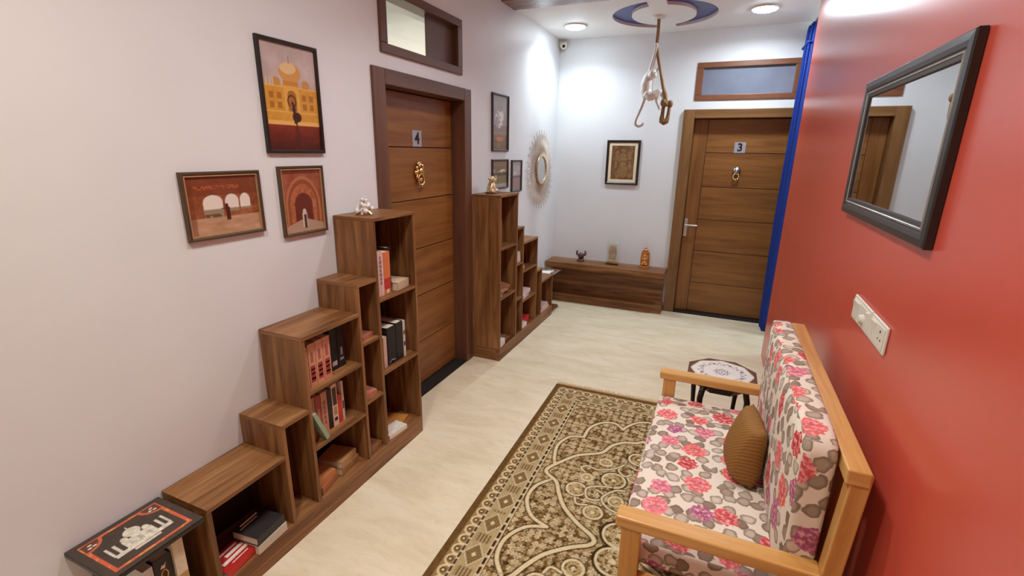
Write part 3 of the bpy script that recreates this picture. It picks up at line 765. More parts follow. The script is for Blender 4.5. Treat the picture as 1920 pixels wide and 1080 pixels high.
# figures on the bench
r = thing('mask_figurine', 'small dark copper figurine with two raised horns on the bench', 'figurine', (.392, 5.36, .492))
m = MB(); m.lathe([(.042, 0), (.044, .012), (.036, .024), (.030, .030)], 16, (.392, 5.36, .492)); part('base', m, M['bronze'], r)
m = MB(); m.ball((.392, 5.36, .555), (.037, .032, .040), 14, 10); m.ball((.392, 5.33, .548), (.014, .014, .016), 8, 6); m.ball((.378, 5.333, .566), .008, 7, 5); m.ball((.406, 5.333, .566), .008, 7, 5)
m.ball((.392, 5.332, .530), (.018, .008, .006), 8, 5); part('face', m, M['bronze'], r)
for s in (-1, 1):
    m = MB(); m.tube([(.392+s*.030, 5.36, .566), (.392+s*.046, 5.36, .572), (.392+s*.052, 5.36, .592), (.392+s*.046, 5.36, .612), (.392+s*.038, 5.36, .618)], [.012, .013, .012, .009, .004], 9); part('horn', m, M['bronze'], r)
r = thing('acrylic_plaque', 'clear upright block with a gilt relief figure, centre of the bench', 'plaque', (.755, 5.36, .492))
m = MB(); m.box((.690, 5.335, .492), (.826, 5.385, .506)); part('foot', m, M['black'], r, bevel=.002)
m = MB(); m.box((.694, 5.338, .506), (.822, 5.382, .528)); part('base', m, M['gold'], r, bevel=.002)
m = MB(); m.box((.692, 5.346, .528), (.824, 5.378, .752)); part('block', m, M['acrylic'], r, bevel=.004)
m = MB(); m.box((.708, 5.354, .536), (.808, 5.360, .722)); part('backing', m, M['mat_board'], r)
m = MB()
for cx_, cz_, rx_, rz_ in ((.758, .588, .036, .030), (.758, .632, .024, .030), (.758, .672, .017, .018), (.735, .628, .012, .026), (.782, .640, .012, .030), (.740, .566, .026, .014), (.778, .566, .026, .014)):
    m.ball((cx_, 5.3525, cz_), (rx_, .0045, rz_), 10, 7)
m.tube([(.758+.042*math.cos(a), 5.352, .630+.074*math.sin(a)) for a in [math.pi*i/14-.25+.5*i/14 for i in range(15)]], .005, 6); part('relief_figure', m, M['relief'], r)
r = thing('amber_statue', 'orange brown carved niche statue at the right end of the bench', 'statue', (1.118, 5.36, .492))
m = MB(); m.lathe([(.054, 0), (.056, .014), (.050, .026)], 18, (1.118, 5.36, .492), (1, .7)); part('base', m, M['amber'], r)
m = MB(); m.lathe([(.048, .026), (.050, .07), (.048, .13), (.044, .17), (.038, .186), (.022, .20)], 18, (1.118, 5.37, .492), (1, .55)); part('niche', m, M['amber'], r)
m = MB()
for dx, z, a, c in ((0, .062, .030, .026), (-.016, .044, .020, .012), (.016, .044, .020, .012), (0, .098, .018, .026), (0, .134, .013, .015), (-.022, .098, .007, .020), (.022, .104, .007, .022), (.012, .078, .010, .012)):
    m.ball((1.118+dx, 5.338, .492+z), (a, .018, c), 9, 7)
part('carved_figure', m, plain('pale_orange_resin', (216, 152, 82), .35, .25, .25, 60), r)
m = MB(); m.ball((1.118, 5.362, .492+.198), (.032, .022, .018), 12, 8); m.ball((1.118, 5.362, .492+.222), (.018, .014, .014), 10, 7); m.ball((1.088, 5.362, .492+.178), (.012, .012, .010), 8, 6); m.ball((1.148, 5.362, .492+.178), (.012, .012, .010), 8, 6)
part('crown', m, plain('pink_resin_crown', (206, 140, 104), .35, .2, .2, 60), r)

# figures on top of the bookcases
r = thing('crystal_figurine', 'small pale crystal cluster figurine on top of the near bookcase', 'figurine', (.12, 2.0, 1.387))
m = MB(); random.seed(3)
for k in range(26):
    a = random.random()*6.283; h = random.random(); rr = .042*(1-h)**.7
    m.ball((.12+rr*math.cos(a), 2.0+rr*math.sin(a), 1.402+.070*h), .013*(1.15-.5*h), 7, 5)
m.ball((.12, 2.0, 1.478), .006, 7, 5); m.ball((.118, 1.993, 1.462), .008, 7, 5); part('petals', m, M['crystal'], r)
m = MB()
for a in range(5): m.tube([(.12+.024*math.cos(a*1.257), 2.0+.024*math.sin(a*1.257), 1.402), (.12+.044*math.cos(a*1.257), 2.0+.044*math.sin(a*1.257), 1.388)], [.010, .006], 7)
part('feet', m, M['goldfig'], r)
r = thing('gold_figurine', 'small pale gold figurine with raised arms on top of the far bookcase', 'figurine', (.11, 3.535, 1.387))
c = Vector((.11, 3.535, 1.387))
def gp(x, y, z): return (c.x+x, c.y+y, c.z+z)
m = MB(); m.lathe([(.050, 0), (.052, .008), (.044, .014)], 16, c); part('base', m, M['bronze'], r)
m = MB(); m.tube([gp(0, 0, .012), gp(0, 0, .04), gp(0, .002, .075), gp(0, 0, .092)], [.040, .038, .030, .016], 14); m.ball(gp(.01, -.012, .112), (.024, .024, .026), 12, 9); m.ball(gp(.030, -.016, .106), (.014, .012, .011), 9, 7)
m.ball(gp(0, -.036, .118), (.010, .012, .014), 8, 6); m.ball(gp(0, .012, .122), (.010, .012, .014), 8, 6)
m.tube([gp(0, .022, .075), gp(.005, .045, .092), gp(.01, .062, .118), gp(.01, .056, .140)], [.012, .011, .010, .007], 8); m.tube([gp(0, -.022, .075), gp(.01, -.044, .085), gp(.02, -.050, .120)], [.012, .010, .007], 8)
m.tube([gp(.01, .02, .025), gp(.03, .045, .02), gp(.04, .030, .014)], [.018, .015, .009], 8); m.tube([gp(.01, -.02, .025), gp(.03, -.045, .02), gp(.04, -.030, .014)], [.018, .015, .009], 8)
part('figure', m, M['goldfig'], r)
m = MB(); m.tube([gp(-.02, .03, .02), gp(-.02, .06, .022), gp(-.01, .085, .014), gp(0, .07, .010)], [.008, .007, .006, .004], 7); part('tail', m, M['bronze'], r)

# ------------------------------------------------------------------ pictures on the walls
def pic_taj(u, v):
    img = blank(u, (192, 174, 168)) + ((fbm(u*4, v*5)-.5)*46)[..., None]*np.array((1, .95, .9))
    img = mixc(img, ((v < .62) & (v > .26)).astype(float), (206, 148, 54))
    img = img + ((fbm(u*16, v*22)-.5)*26)[..., None]*((v < .62) & (v > .26))[..., None]
    img = mixc(img, rect(u, v, .0, 1, .60, .615) | rect(u, v, 0, 1, .365, .375), (226, 176, 88))
    for a in (.13, .27, .73, .87):
        for b in (.40, .49): img = mixc(img, rect(u, v, a-.04, a+.04, b, b+.06), (170, 108, 34))
    img = mixc(img, rect(u, v, .36, .64, .36, .63), (220, 166, 76)); img = mixc(img, rect(u, v, .42, .58, .38, .53) | ell(u, v, .5, .53, .08, .05), (162, 104, 36))
    img = mixc(img, rect(u, v, .36, .64, .62, .68), (196, 132, 52))
    d = ell(u, v, .5, .745, .20, .095) & (v > .665); img = mixc(img, d, (206, 150, 78)); img = mixc(img, (ell(u, v, .47, .79, .15, .06) & d).astype(float)*.7, (232, 206, 164))
    img = mixc(img, rect(u, v, .49, .505, .83, .90), (150, 120, 84))
    for a in (.24, .78): img = mixc(img, ell(u, v, a, .645, .075, .045) & (v > .61), (192, 140, 74))
    for a in (.06, .12, .17): img = mixc(img, rect(u, v, a, a+.018, .60, .68), (214, 190, 150))
    fl = (v < .255); img = mixc(img, fl, (120, 44, 22)); img = np.where(fl[..., None], img*(0.55+.9*v/.255*.6)[..., None] + ((fbm(u*10, v*40)-.5)*26)[..., None], img)
    img = mixc(img, rect(u, v, 0, 1, .245, .285), (226, 178, 96))
    dk = ell(u, v, .50, .455, .022, .020) | ell(u, v, .515, .40, .030, .05) | (ell(u, v, .56, .325, .085, .050)) | rect(u, v, .50, .54, .26, .40) | rect(u, v, .53, .56, .24, .33)
    dk |= (np.abs(np.hypot((u-.49)/.075, (v-.475)/.055)-1) < .13) & (v > .43)
    img = mixc(img, dk, (58, 26, 14)); return mixc(img, (ell(u, v, .54, .12, .05, .12)).astype(float)*.5, (70, 22, 10))
def pic_arches(u, v):
    img = blank(u, (146, 86, 56)) + ((fbm(u*12, v*10)-.5)*60)[..., None]
    img = mixc(img, (v < .30).astype(float), (186, 146, 116)); img = img + ((v < .30)*(fbm(u*5, v*14)-.5)*50)[..., None]
    img = mixc(img, (v > .66).astype(float)*.7, (112, 56, 34)); img = mixc(img, rect(u, v, .12, .72, .76, .83).astype(float)*(fbm(u*40, v*30) > .5), (170, 88, 50))
    for c, hw, b in ((.34, .13, .30), (.60, .095, .38), (.79, .075, .40)):
        top = .60; o = rect(u, v, c-hw, c+hw, b, top-.04) | ell(u, v, c, top-.05, hw, .12)
        img = mixc(img, o, (226, 214, 204)); img = mixc(img, o & (v < .44), (150, 132, 108)); img = mixc(img, o & (v < .36) & (fbm(u*20, v*20) > .45), (104, 78, 50))
    img = mixc(img, ell(u, v, .52, .48, .022, .04) | rect(u, v, .50, .56, .24, .46) | rect(u, v, .44, .52, .43, .45), (70, 34, 22))
    return mixc(img, (u < .10).astype(float)*.4, (96, 44, 24))
def pic_gate(u, v):
    img = blank(u, (150, 84, 58)) + ((fbm(u*10, v*14)-.5)*44)[..., None]
    def arch(hw, top): return (np.abs(u-.5) < hw*np.sqrt(np.clip(1-np.clip((v-.45)/(top-.45), 0, 1)**1.7, 0, 1))) & (v < top)
    img = mixc(img, arch(.43, .88), (176, 110, 74)); img = mixc(img, arch(.38, .83), (140, 76, 48)); img = mixc(img, arch(.33, .76), (168, 100, 66)) 
    img = img + (arch(.33, .76)*(fbm(u*18, v*20)-.5)*56)[..., None]
    img = mixc(img, (arch(.22, .62)).astype(float)*.85, (92, 38, 28)); img = mixc(img, v < .10 + .12*(1-np.abs(u-.5)*2), (176, 146, 124))
    img = mixc(img, rect(u, v, .44, .56, .08, .30) | ell(u, v, .5, .32, .045, .05), (206, 190, 182)); img = mixc(img, rect(u, v, .475, .54, .06, .28), (84, 48, 44))
    return mixc(img, rect(u, v, 0, 1, .92, .94), (96, 40, 26))
def pic_fountain(u, v):
    img = blank(u, (150, 140, 138)) + ((fbm(u*4, v*5)-.5)*30)[..., None]; img = mixc(img, (v < .46), (132, 108, 96)); img = mixc(img, (v < .34), (150, 118, 92)) 
    img = mixc(img, (ell(u, v, .42, .56, .26, .16) | ell(u, v, .62, .62, .10, .12)) & (fbm(u*9, v*12) > .42), (216, 202, 194))
    img = mixc(img, (v < .27), (122, 96, 66)); img = img + ((v < .3)*(fbm(u*14, v*18)-.5)*60)[..., None]; return mixc(img, ell(u, v, .45, .20, .20, .045), (196, 110, 60))
def pic_garden(u, v):
    img = blank(u, (126, 108, 84)) + ((fbm(u*6, v*10)-.5)*34)[..., None]; img = mixc(img, (v > .80), (150, 124, 100)); img = mixc(img, (v > .56) & (v < .68) & (fbm(u*7, v*9) > .42), (210, 196, 178))
    img = mixc(img, (v > .44) & (v < .55), (86, 76, 50)); img = mixc(img, (v < .44), (124, 112, 76)); return mixc(img, (v < .14), (170, 156, 140))
def pic_dusk(u, v):
    img = blank(u, (172, 160, 164)) + ((fbm(u*4, v*5)-.5)*20)[..., None]; img = mixc(img, (v < .52), (146, 118, 112)); img = mixc(img, (v < .52) & (v > .44), (108, 92, 92))
    return mixc(img, ell(u, v, .35, .60, .14, .06), (196, 186, 184))
def pic_relief(u, v):
    img = blank(u, (118, 82, 48)) + ((fbm(u*6, v*7)-.5)*76)[..., None]; c = (158, 124, 84)
    for a, b, r1, r2 in ((.5, .84, .12, .07), (.5, .60, .20, .20), (.52, .28, .24, .26), (.26, .70, .10, .18), (.80, .72, .09, .14), (.20, .44, .07, .14), (.82, .40, .08, .16), (.30, .16, .10, .12)):
        img = mixc(img, ell(u, v, a, b, r1, r2).astype(float)*.55, c); img = mixc(img, (np.abs(np.hypot((u-a)/r1, (v-b)/r2)-1) < .09).astype(float)*.5, (88, 58, 32))
    return img + ((fbm(u*20, v*26)-.5)*40)[..., None]

def picture(label, wall, c, w_, h_, fn, fm='blackframe', bar=.016, dep=.018, mat_in=0, nx=90, liner=None, group=None):
    """wall 'left' faces +x, 'back' faces -y ; c = (along, z) centre"""
    if wall == 'left': o, u = (.0005, c[0], c[1]), (0, 1, 0)
    else: o, u = (c[0], L-.0005, c[1]), (1, 0, 0)
    r = thing('picture', label, 'picture', o, group=group); mt = axes(Vector((0, 0, 0)), u, (0, 0, 1))
    prof = [(0, 0), (0, dep*.8), (.003, dep), (bar*.6, dep), (bar, dep*.7), (bar, dep*.3)]
    part('frame', frame_loop(w_, h_, prof).xf(mt), M[fm], r, True)
    if liner: part('liner', frame_loop(w_-2*bar+.001, h_-2*bar+.001, [(0, dep*.72), (.004, dep*.78), (.0055, dep*.4)]).xf(mt), M[liner], r, True, label='thin pale inner edge')
    iw, ih = w_-2*bar+.002, h_-2*bar+.002
    if mat_in:
        m = MB(); m.grid([[(-iw/2, -ih/2, dep*.45), (iw/2, -ih/2, dep*.45), (iw/2, ih/2, dep*.45), (-iw/2, ih/2, dep*.45)], [(-iw/2+mat_in, -ih/2+mat_in, dep*.45), (iw/2-mat_in, -ih/2+mat_in, dep*.45), (iw/2-mat_in, ih/2-mat_in, dep*.45), (-iw/2+mat_in, ih/2-mat_in, dep*.45)],
                            [(-iw/2+mat_in, -ih/2+mat_in, dep*.3), (iw/2-mat_in, -ih/2+mat_in, dep*.3), (iw/2-mat_in, ih/2-mat_in, dep*.3), (-iw/2+mat_in, ih/2-mat_in, dep*.3)]], closed_v=True, smooth=False)
        part('mount', m.xf(mt), M['mat_board'], r, True); iw -= 2*mat_in; ih -= 2*mat_in
    ms = mt.copy(); ms.translation = mt @ Vector((0, 0, dep*.32))
    ny = int(nx*ih/iw); colour_sheet('print', iw+.002, ih+.002, nx, ny, fn, M['print'], r, ms)
    m = MB(); m.box((-w_/2+.004, -h_/2+.004, .0005), (w_/2-.004, h_/2-.004, .003)); part('backing', m.xf(mt), M['groove'], r, True)
    return r
GP = 'framed photographs on the left wall'
picture('largest framed photograph, golden domed monument with a dancer in silhouette', 'left', (1.706, 1.924), .326, .466, pic_taj, nx=130, group=GP)
picture('wide framed photograph of three bright arches in a brown hall', 'left', (1.315, 1.494), .334, .258, pic_arches, 'bronzeframe', bar=.014, liner='gilt', nx=130, group=GP)
picture('framed photograph of a red pointed gateway with a small figure', 'left', (1.711, 1.477), .262, .316, pic_gate, 'bronzeframe', bar=.013, liner='gilt', nx=110, group=GP)
picture('tall grey framed photograph beyond door 4 with a white fountain shape', 'left', (3.918, 1.945), .330, .462, pic_fountain, 'greyframe', group=GP)
picture('small grey framed garden photograph behind the gold figurine', 'left', (3.921, 1.522), .330, .252, pic_garden, 'greyframe', group=GP)
picture('small grey framed dusk photograph next to the sunburst mirror', 'left', (4.290, 1.492), .242, .294, pic_dusk, 'greyframe', group=GP)
picture('dark framed brown relief picture with a cream mount on the back wall', 'back', (.771, 1.615), .362, .472, pic_relief, bar=.026, dep=.022, mat_in=.032, nx=100)

# sunburst mirror
def sunburst():
    c = Vector((.004, 4.930, 1.530)); r = thing('sunburst_mirror', 'round mirror with long wavy gilt rays on the left wall near the corner', 'mirror', c)
    m = MB(); m.tube([(.020, .142*math.cos(a), .142*math.sin(a)) for a in [2*math.pi*i/48 for i in range(48)]], .011, 9, closed=True); part('ring', m, M['gilt'], r, True)
    m = MB(); m.grid([[(.020+.006*(1-k*k), .136*k*math.cos(a), .136*k*math.sin(a)) for a in [2*math.pi*i/48 for i in range(48)]] for k in (.02, .35, .7, 1)], closed_v=True); part('glass', m, M['mirror'], r, True)
    m = MB(); m.tube([(0, 0, 0), (.016, 0, 0)], [.13, .13], 40); part('back_disc', m, M['groove'], r, True)
    mes = []
    for ln in (.405, .36):
        m = MB(); m.tube([(.014, .010*math.sin((t-.15)*46), t) for t in np.linspace(.150, ln, 15)], .0030, 5); me = m.mesh('ray', M['ray']); fixn(me); mes.append(me)
    for i in range(66):
        o = bpy.data.objects.new('ray', mes[i % 2]); o.parent = r; o.rotation_euler = (2*math.pi*i/66, 0, 0); COL.objects.link(o)
sunburst()

# framed mirror on the red wall
def wall_mirror():
    y0, y1, z0, z1 = 1.480, 2.432, 1.494, 1.995
    o = (W-.002, (y0+y1)/2, (z0+z1)/2); w_, h_ = y1-y0, z1-z0
    r = thing('wall_mirror', 'wide rectangular mirror in a stepped black brown frame on the red wall', 'mirror', o); mt = axes(Vector((0, 0, 0)), (0, -1, 0), (0, 0, 1))
    f = part('frame', frame_loop(w_, h_, [(0, 0), (0, .017), (.004, .021), (.022, .023), (.034, .020), (.038, .017), (.040, .017)]).xf(mt), M['mirrorframe'], r, True)
    part('bead', frame_loop(w_-.080, h_-.080, [(0, .017), (.002, .020), (.006, .020), (.008, .017)]).xf(mt), M['silver'], f, True, label='thin silver bead')
    part('inner_moulding', frame_loop(w_-.096, h_-.096, [(0, .017), (.010, .015), (.014, .012), (.016, .007)]).xf(mt), M['mirrorframe'], f, True)
    m = MB(); a, b = w_/2-.056, h_/2-.056; m.quad([(-a, -b, .0105), (a, -b, .0105), (a, b, .0105), (-a, b, .0105)]); part('glass', m.xf(mt), M['mirror'], r, True)
    m = MB(); m.box((-w_/2+.006, -h_/2+.006, .0), (w_/2-.006, h_/2-.006, .008)); part('backing', m.xf(mt), M['groove'], r, True)
wall_mirror()

# switch plates
def switch(label, yc, wd, kind):
    r = thing('switch_plate', label, 'switch', (W, yc, 1.198)); z0, z1 = 1.155, 1.241
    m = MB(); m.box((W-.009, yc-wd/2, z0), (W-.0005, yc+wd/2, z1)); part('plate', m, M['plastic'], r, bevel=.004)
    m = MB(); m.box((W-.0115, yc-wd/2+.010, z0+.010), (W-.0085, yc+wd/2-.010, z1-.010)); part('inner_plate', m, M['plastic'], r, bevel=.0015)
    def rock(y, w2, zz=(1.172, 1.226)):
        m = MB(); m.prism([(W-.0110, zz[0]), (W-.0110, zz[1]), (W-.0165, zz[1]), (W-.0125, (zz[0]+zz[1])/2), (W-.0120, zz[0])], y-w2/2, y+w2/2, 'y'); part('rocker', m, M['plastic'], r)
    if kind == 'three':
        for k in range(3): rock(yc+wd/2-.030-k*.025, .022)
        m = MB(); m.tube([(W-.0113, yc-.035, 1.19), (W-.024, yc-.035, 1.19)], [.017, .014], 16); part('dimmer_knob', m, M['plastic'], r)
        rock(yc-.078, .022)
    else:
        for k in range(2): rock(yc+wd/2-.030-k*.025, .022)
        for dy, dz, rr in ((-.035, .016, .0045), (-.047, -.008, .0035), (-.023, -.008, .0035)):
            m = MB(); m.tube([(W-.0114, yc+dy, 1.198+dz), (W-.0120, yc+dy, 1.198+dz)], [rr, rr], 10); part('socket_hole', m, M['groove'], r)
switch('wide ivory switch plate with a dimmer knob on the red wall, farther from the camera', 1.898, .224, 'three')
switch('ivory switch and socket plate on the red wall, nearer to the camera', 1.700, .160, 'two')

# ------------------------------------------------------------------ blue curtain at the passage opening
def curtain():
    r = thing('curtain', 'dark blue gathered curtain hanging between door 3 and the red wall', 'curtain', (2.40, 5.25, .03))
    P = []; n = 90
    for zi, z in enumerate(np.linspace(.035, 2.80, 24)):
        row = []
        for i in range(n):
            t = i/(n-1); amp = .046 if z < 2.62 else .046*(1-.15*(z-2.62)/.18)
            y = 5.055+.385*t; row.append((2.372+amp*math.sin(t*2*math.pi*6.2+.25*math.sin(z*1.7))+.006*math.sin(z*2.3+t*9), y+.012*math.sin(t*2*math.pi*12.4), z))
        P.append(row)
    m = MB(); m.grid(P, uv=lambda i, j: (j*.01, i*.12)); o = part('cloth', m, M['curtain'], r); s = o.modifiers.new('thickness', 'SOLIDIFY'); s.thickness = .003
    P2 = [[(2.372+.050*math.sin(t*2*math.pi*6.2+.25*math.sin(z*1.7)), 5.055+.385*t, z) for t in np.linspace(0, 1, n)] for z in (2.640, 2.655)]
    m = MB(); m.grid(P2); o = part('header_tape', m, M['curtain'], r); s = o.modifiers.new('thickness', 'SOLIDIFY'); s.thickness = .006
    m = MB(); m.tube([(2.372, YR+.03, 2.815), (2.372, L-.005, 2.815)], .010, 10); part('rod', m, M['silver'], r)
    for k in range(7):
        m = MB(); yy = 5.075+k*.056; m.tube([(2.372+.017*math.cos(a), yy, 2.808+.017*math.sin(a)) for a in [2*math.pi*i/14 for i in range(14)]], .0025, 6, closed=True); part('curtain_ring', m, M['silver'], r)
curtain()

# ------------------------------------------------------------------ rug
RW, RL = 1.44, 2.84
def rug_colours(u, v):
    X = (u-.5)*RW; Y = (v-.5)*RL; ax, ay = np.abs(X), np.abs(Y)
    d = np.minimum(RW/2-ax, RL/2-ay)                   # distance in from the edge
    side = (RW/2-ax) < (RL/2-ay); s = np.where(side, ay, ax)      # running coordinate along the border
    BR, DK, LT, MD = (106, 77, 40), (62, 42, 20), (222, 202, 160), (168, 140, 94)
    g = fbm(X*55, Y*55); img = blank(X, BR) + ((g-.5)*22)[..., None]
    # small scattered florals, one per cell, two sizes
    for cs, seed, rad, colr in ((.041, 17, .011, DK), (.024, 29, .0062, (172, 142, 96)), (.033, 11, .0100, (204, 180, 136)), (.046, 3, .0145, LT)):
        ci, cj = np.floor(X/cs).astype(int)+40, np.floor(Y/cs).astype(int)+80
        h1, h2, h3 = _tab[(ci*7+seed) % 64, (cj*5+seed) % 64], _tab[(ci*3+seed*2) % 64, (cj*11+seed) % 64], _tab[(ci*13+seed) % 64, (cj*3+seed*3) % 64]
        px, py = X/cs-np.floor(X/cs)-(.3+.4*h1), Y/cs-np.floor(Y/cs)-(.3+.4*h2); rr = np.hypot(px, py)*cs; an = np.arctan2(py, px)
        pet = rad*(.8+.35*np.cos(an*(4+2*(h3 > .5))))
        if colr is DK: img = mixc(img, (rr < pet) & (h3 > .35), DK)
        else: img = mixc(img, (np.abs(rr-pet) < rad*.26) & (h3 > .15), colr); img = mixc(img, rr < rad*.22, colr)
    # scrolled medallion outlines, symmetric about both axes
    def curve(pts, n=8):
        out = []
        for i in range(len(pts)-1):
            p0, p1, p2, p3 = [np.array(pts[max(0, min(len(pts)-1, i+k))], float) for k in (-1, 0, 1, 2)]
            for t in np.linspace(0, 1, n, endpoint=False):
                out.append(.5*((2*p1)+(p2-p0)*t+(2*p0-5*p1+4*p2-p3)*t*t+(3*p1-p0-3*p2+p3)*t**3))
        return out + [np.array(pts[-1], float)]
    def dist(poly):
        D = np.full(X.shape, 9.0)
        for a, b in zip(poly[:-1], poly[1:]):
            e = b-a; L2 = max(e@e, 1e-9); t = np.clip(((ax-a[0])*e[0]+(ay-a[1])*e[1])/L2, 0, 1); D = np.minimum(D, np.hypot(ax-a[0]-t*e[0], ay-a[1]-t*e[1]))
        return D
    inner = curve([(.10, 0), (.12, .03), (.20, .08), (.29, .16), (.345, .25), (.385, .33), (.464, .40), (.40, .52), (.34, .60), (.28, .64), (.21, .69), (.17, .78), (.11, .84), (.04, .865), (0, .90)])
    outer = [curve([(0, 1.137), (.07, 1.10), (.12, 1.03), (.14, .983)]), curve([(.14, .983), (.20, 1.035), (.28, 1.01), (.34, .92), (.35, .80)]), curve([(.35, .80), (.43, .77), (.475, .66), (.46, .54), (.435, .47)]),
             curve([(.42, .33), (.475, .25), (.48, .14), (.42, .04), (.328, 0)])]
    Di = dist(inner); Do = np.minimum.reduce([dist(o) for o in outer])
    inz = (ax < .46) & (ay < .9) & (Di < 9)
    img = mixc(img, (Di < .017) | (Do < .016), DK); img = mixc(img, (Di < .0105) | (Do < .0095), LT); img = mixc(img, (np.abs(Di-.028) < .0035).astype(float)*.7, MD)
    # paisley rings and scrolls inside the medallion
    for cx_, cy_, r_ in ((.27, .315, .050), (.15, .18, .045), (.10, .46, .060), (0, .70, .055), (.17, .60, .034), (.24, .43, .030), (.06, .30, .036), (.0, .08, .075), (.0, .52, .035)):
        q = np.hypot(ax-cx_, ay-cy_); img = mixc(img, (q < r_*1.25) & (q > r_*1.05), DK); img = mixc(img, np.abs(q-r_) < .006, LT); img = mixc(img, np.abs(q-r_*.55) < .005, (184, 158, 108)); img = mixc(img, q < r_*.2, LT)
    for pts in ([(0, .60), (.06, .62), (.09, .56), (.05, .52), (.02, .55)], [(.10, .40), (.17, .38), (.22, .34), (.20, .27), (.14, .28), (.13, .33), (.17, .35)], [(.02, .22), (.09, .24), (.13, .30), (.08, .38), (.03, .40)], [(.19, .22), (.24, .21), (.26, .25)], [(.07, .62), (.12, .56), (.20, .52), (.26, .53), (.29, .50), (.26, .47)]):
        D = dist(curve(pts)); img = mixc(img, D < .010, DK); img = mixc(img, D < .006, LT)
    # border
    B = d < .222; bd = blank(X, BR) + ((g-.5)*30)[..., None]
    k = (d > .034) & (d < .082); t = (s/.062) % 1.0; ar = np.hypot((t-.5)*.062, d-.072)
    bd = mixc(bd, k, (150, 122, 80)); bd = mixc(bd, k & (np.abs(ar-.028) < .0045), LT); q = np.hypot((t-.5)*.062, d-.064); bd = mixc(bd, k & (q < .014), (96, 68, 36)); bd = mixc(bd, k & (q < .006), LT)
    def dash(lo, hi, per, bd):
        k = (d > lo) & (d < hi); bd = mixc(bd, k, DK); return mixc(bd, k & (((s/per) % 1) < .28), (206, 186, 146))
    bd = dash(.084, .096, .040, bd)
    k = (d > .098) & (d < .196); t = ((s+.02)/.200) % 1.0; a_, b_ = (t-.5)*.200, d-.147
    lat = ((np.floor((s+d)/.011)+np.floor((s-d)/.011)) % 2); bd = mixc(bd, k, (190, 168, 124)); bd = mixc(bd, (k & (lat > .5)).astype(float)*.35, (128, 100, 60))
    dm = np.abs(a_)/.062+np.abs(b_)/.044; bd = mixc(bd, k & (dm < 1.1) & (dm > .98), (222, 204, 166)); bd = mixc(bd, k & (dm < .98), (92, 66, 36)); bd = mixc(bd, k & (dm < .98) & (lat > .5), (156, 130, 86)); bd = mixc(bd, k & (dm < .25), LT)
    bar = k & (np.abs(np.abs(a_)-.088) < .014) & (np.abs(b_) < .036); bd = mixc(bd, bar & ((np.floor(d/.008) % 2) > .5), (104, 76, 42))
    bd = dash(.198, .212, .052, bd); bd = mixc(bd, (d > .212) & (d < .219), LT); bd = mixc(bd, ((np.abs(d-.083) < .0015) | (np.abs(d-.097) < .0015) | (np.abs(d-.197) < .0015)), (214, 196, 156))
    img = np.where(B[..., None], bd, img)
    return img*(.96+.08*vnoise(X*140, Y*140))[..., None]
def rug():
    r = thing('area_rug', 'brown and beige patterned rug with a scalloped medallion on the cream floor', 'rug', (1.575, 1.80, 0), (0, 0, .018))
    m = MB(); m.box((-RW/2, -RL/2, .001), (RW/2, RL/2, .0075)); part('rug_body', m, colour((106, 80, 46), .95), r, True)
    mt = Matrix.Translation((0, 0, .0079)); colour_sheet('pile', RW, RL, 360, 710, rug_colours, M['carpet'], r, mt)
    for s in (-1, 1):
        m = MB(); m.box((-RW/2, s*RL/2, .001), (RW/2, s*(RL/2+.020), .006)); part('end_band', m, colour((172, 138, 90), .95), r, True)
        m = MB()
        for k in range(170):
            x = -RW/2+.004+k*(RW-.008)/169; j = random.uniform(-.006, .006); ln = random.uniform(.045, .066)
            m.box((x-.0028, s*(RL/2+.018), .0012), (x+.0028, s*(RL/2+.030), .0045)); p0 = [(x-.0028, s*(RL/2+.028), .003), (x+.0028, s*(RL/2+.028), .003), (x+.0032+j, s*(RL/2+ln), .0015), (x-.0032+j, s*(RL/2+ln), .0015)]
            m.quad(p0)
        o = part('fringe', m, colour((200, 172, 124), .95), r, True); o['kind'] = 'stuff'
rug()

# ------------------------------------------------------------------ sofa
def cushion(name, lo, hi, parent, mat, puff=.012, r=.022, n=10):
    """rounded, softly crowned block; box-projected UVs in metres"""
    lo, hi = Vector(lo), Vector(hi); c = (lo+hi)/2; hx = (hi-lo)/2
    bm = bmesh.new(); bmesh.ops.create_cube(bm, size=2); bmesh.ops.subdivide_edges(bm, edges=bm.edges, cuts=n, use_grid_fill=True)
    uvl = bm.loops.layers.uv.new('UVMap'); thin = min(range(3), key=lambda k: hx[k])
    bm.normal_update()
    for f in bm.faces:
        nrm = f.normal; a = max(range(3), key=lambda k: abs(nrm[k])); rest = [k for k in range(3) if k != a]
        for lpp in f.loops:
            p = lpp.vert.co; q = [p[k]*hx[k] for k in range(3)]
            lpp[uvl].uv = (q[rest[0]]+1.3*a+c.y, q[rest[1]]+.7*a+c.z)
    for vtx in bm.verts:
        p = vtx.co; q = Vector([p[k]*hx[k] for k in range(3)])
        inn = Vector([max(-hx[k]+r, min(hx[k]-r, q[k])) for k in range(3)]); dv = q-inn
        if dv.length > 1e-6: q = inn + dv.normalized()*r
        o2 = [k for k in range(3) if k != thin]; cr = (1-p[o2[0]]**4)*(1-p[o2[1]]**4)
        q[thin] += puff*cr*(1 if p[thin] > 0 else -1)*abs(p[thin])
        vtx.co = c + q - world_loc(parent)
    for f in bm.faces: f.smooth = True
    me = bpy.data.meshes.new(name); bm.to_mesh(me); bm.free(); me.materials.append(mat)
    o = bpy.data.objects.new(name, me); o.parent = parent; COL.objects.link(o); return o
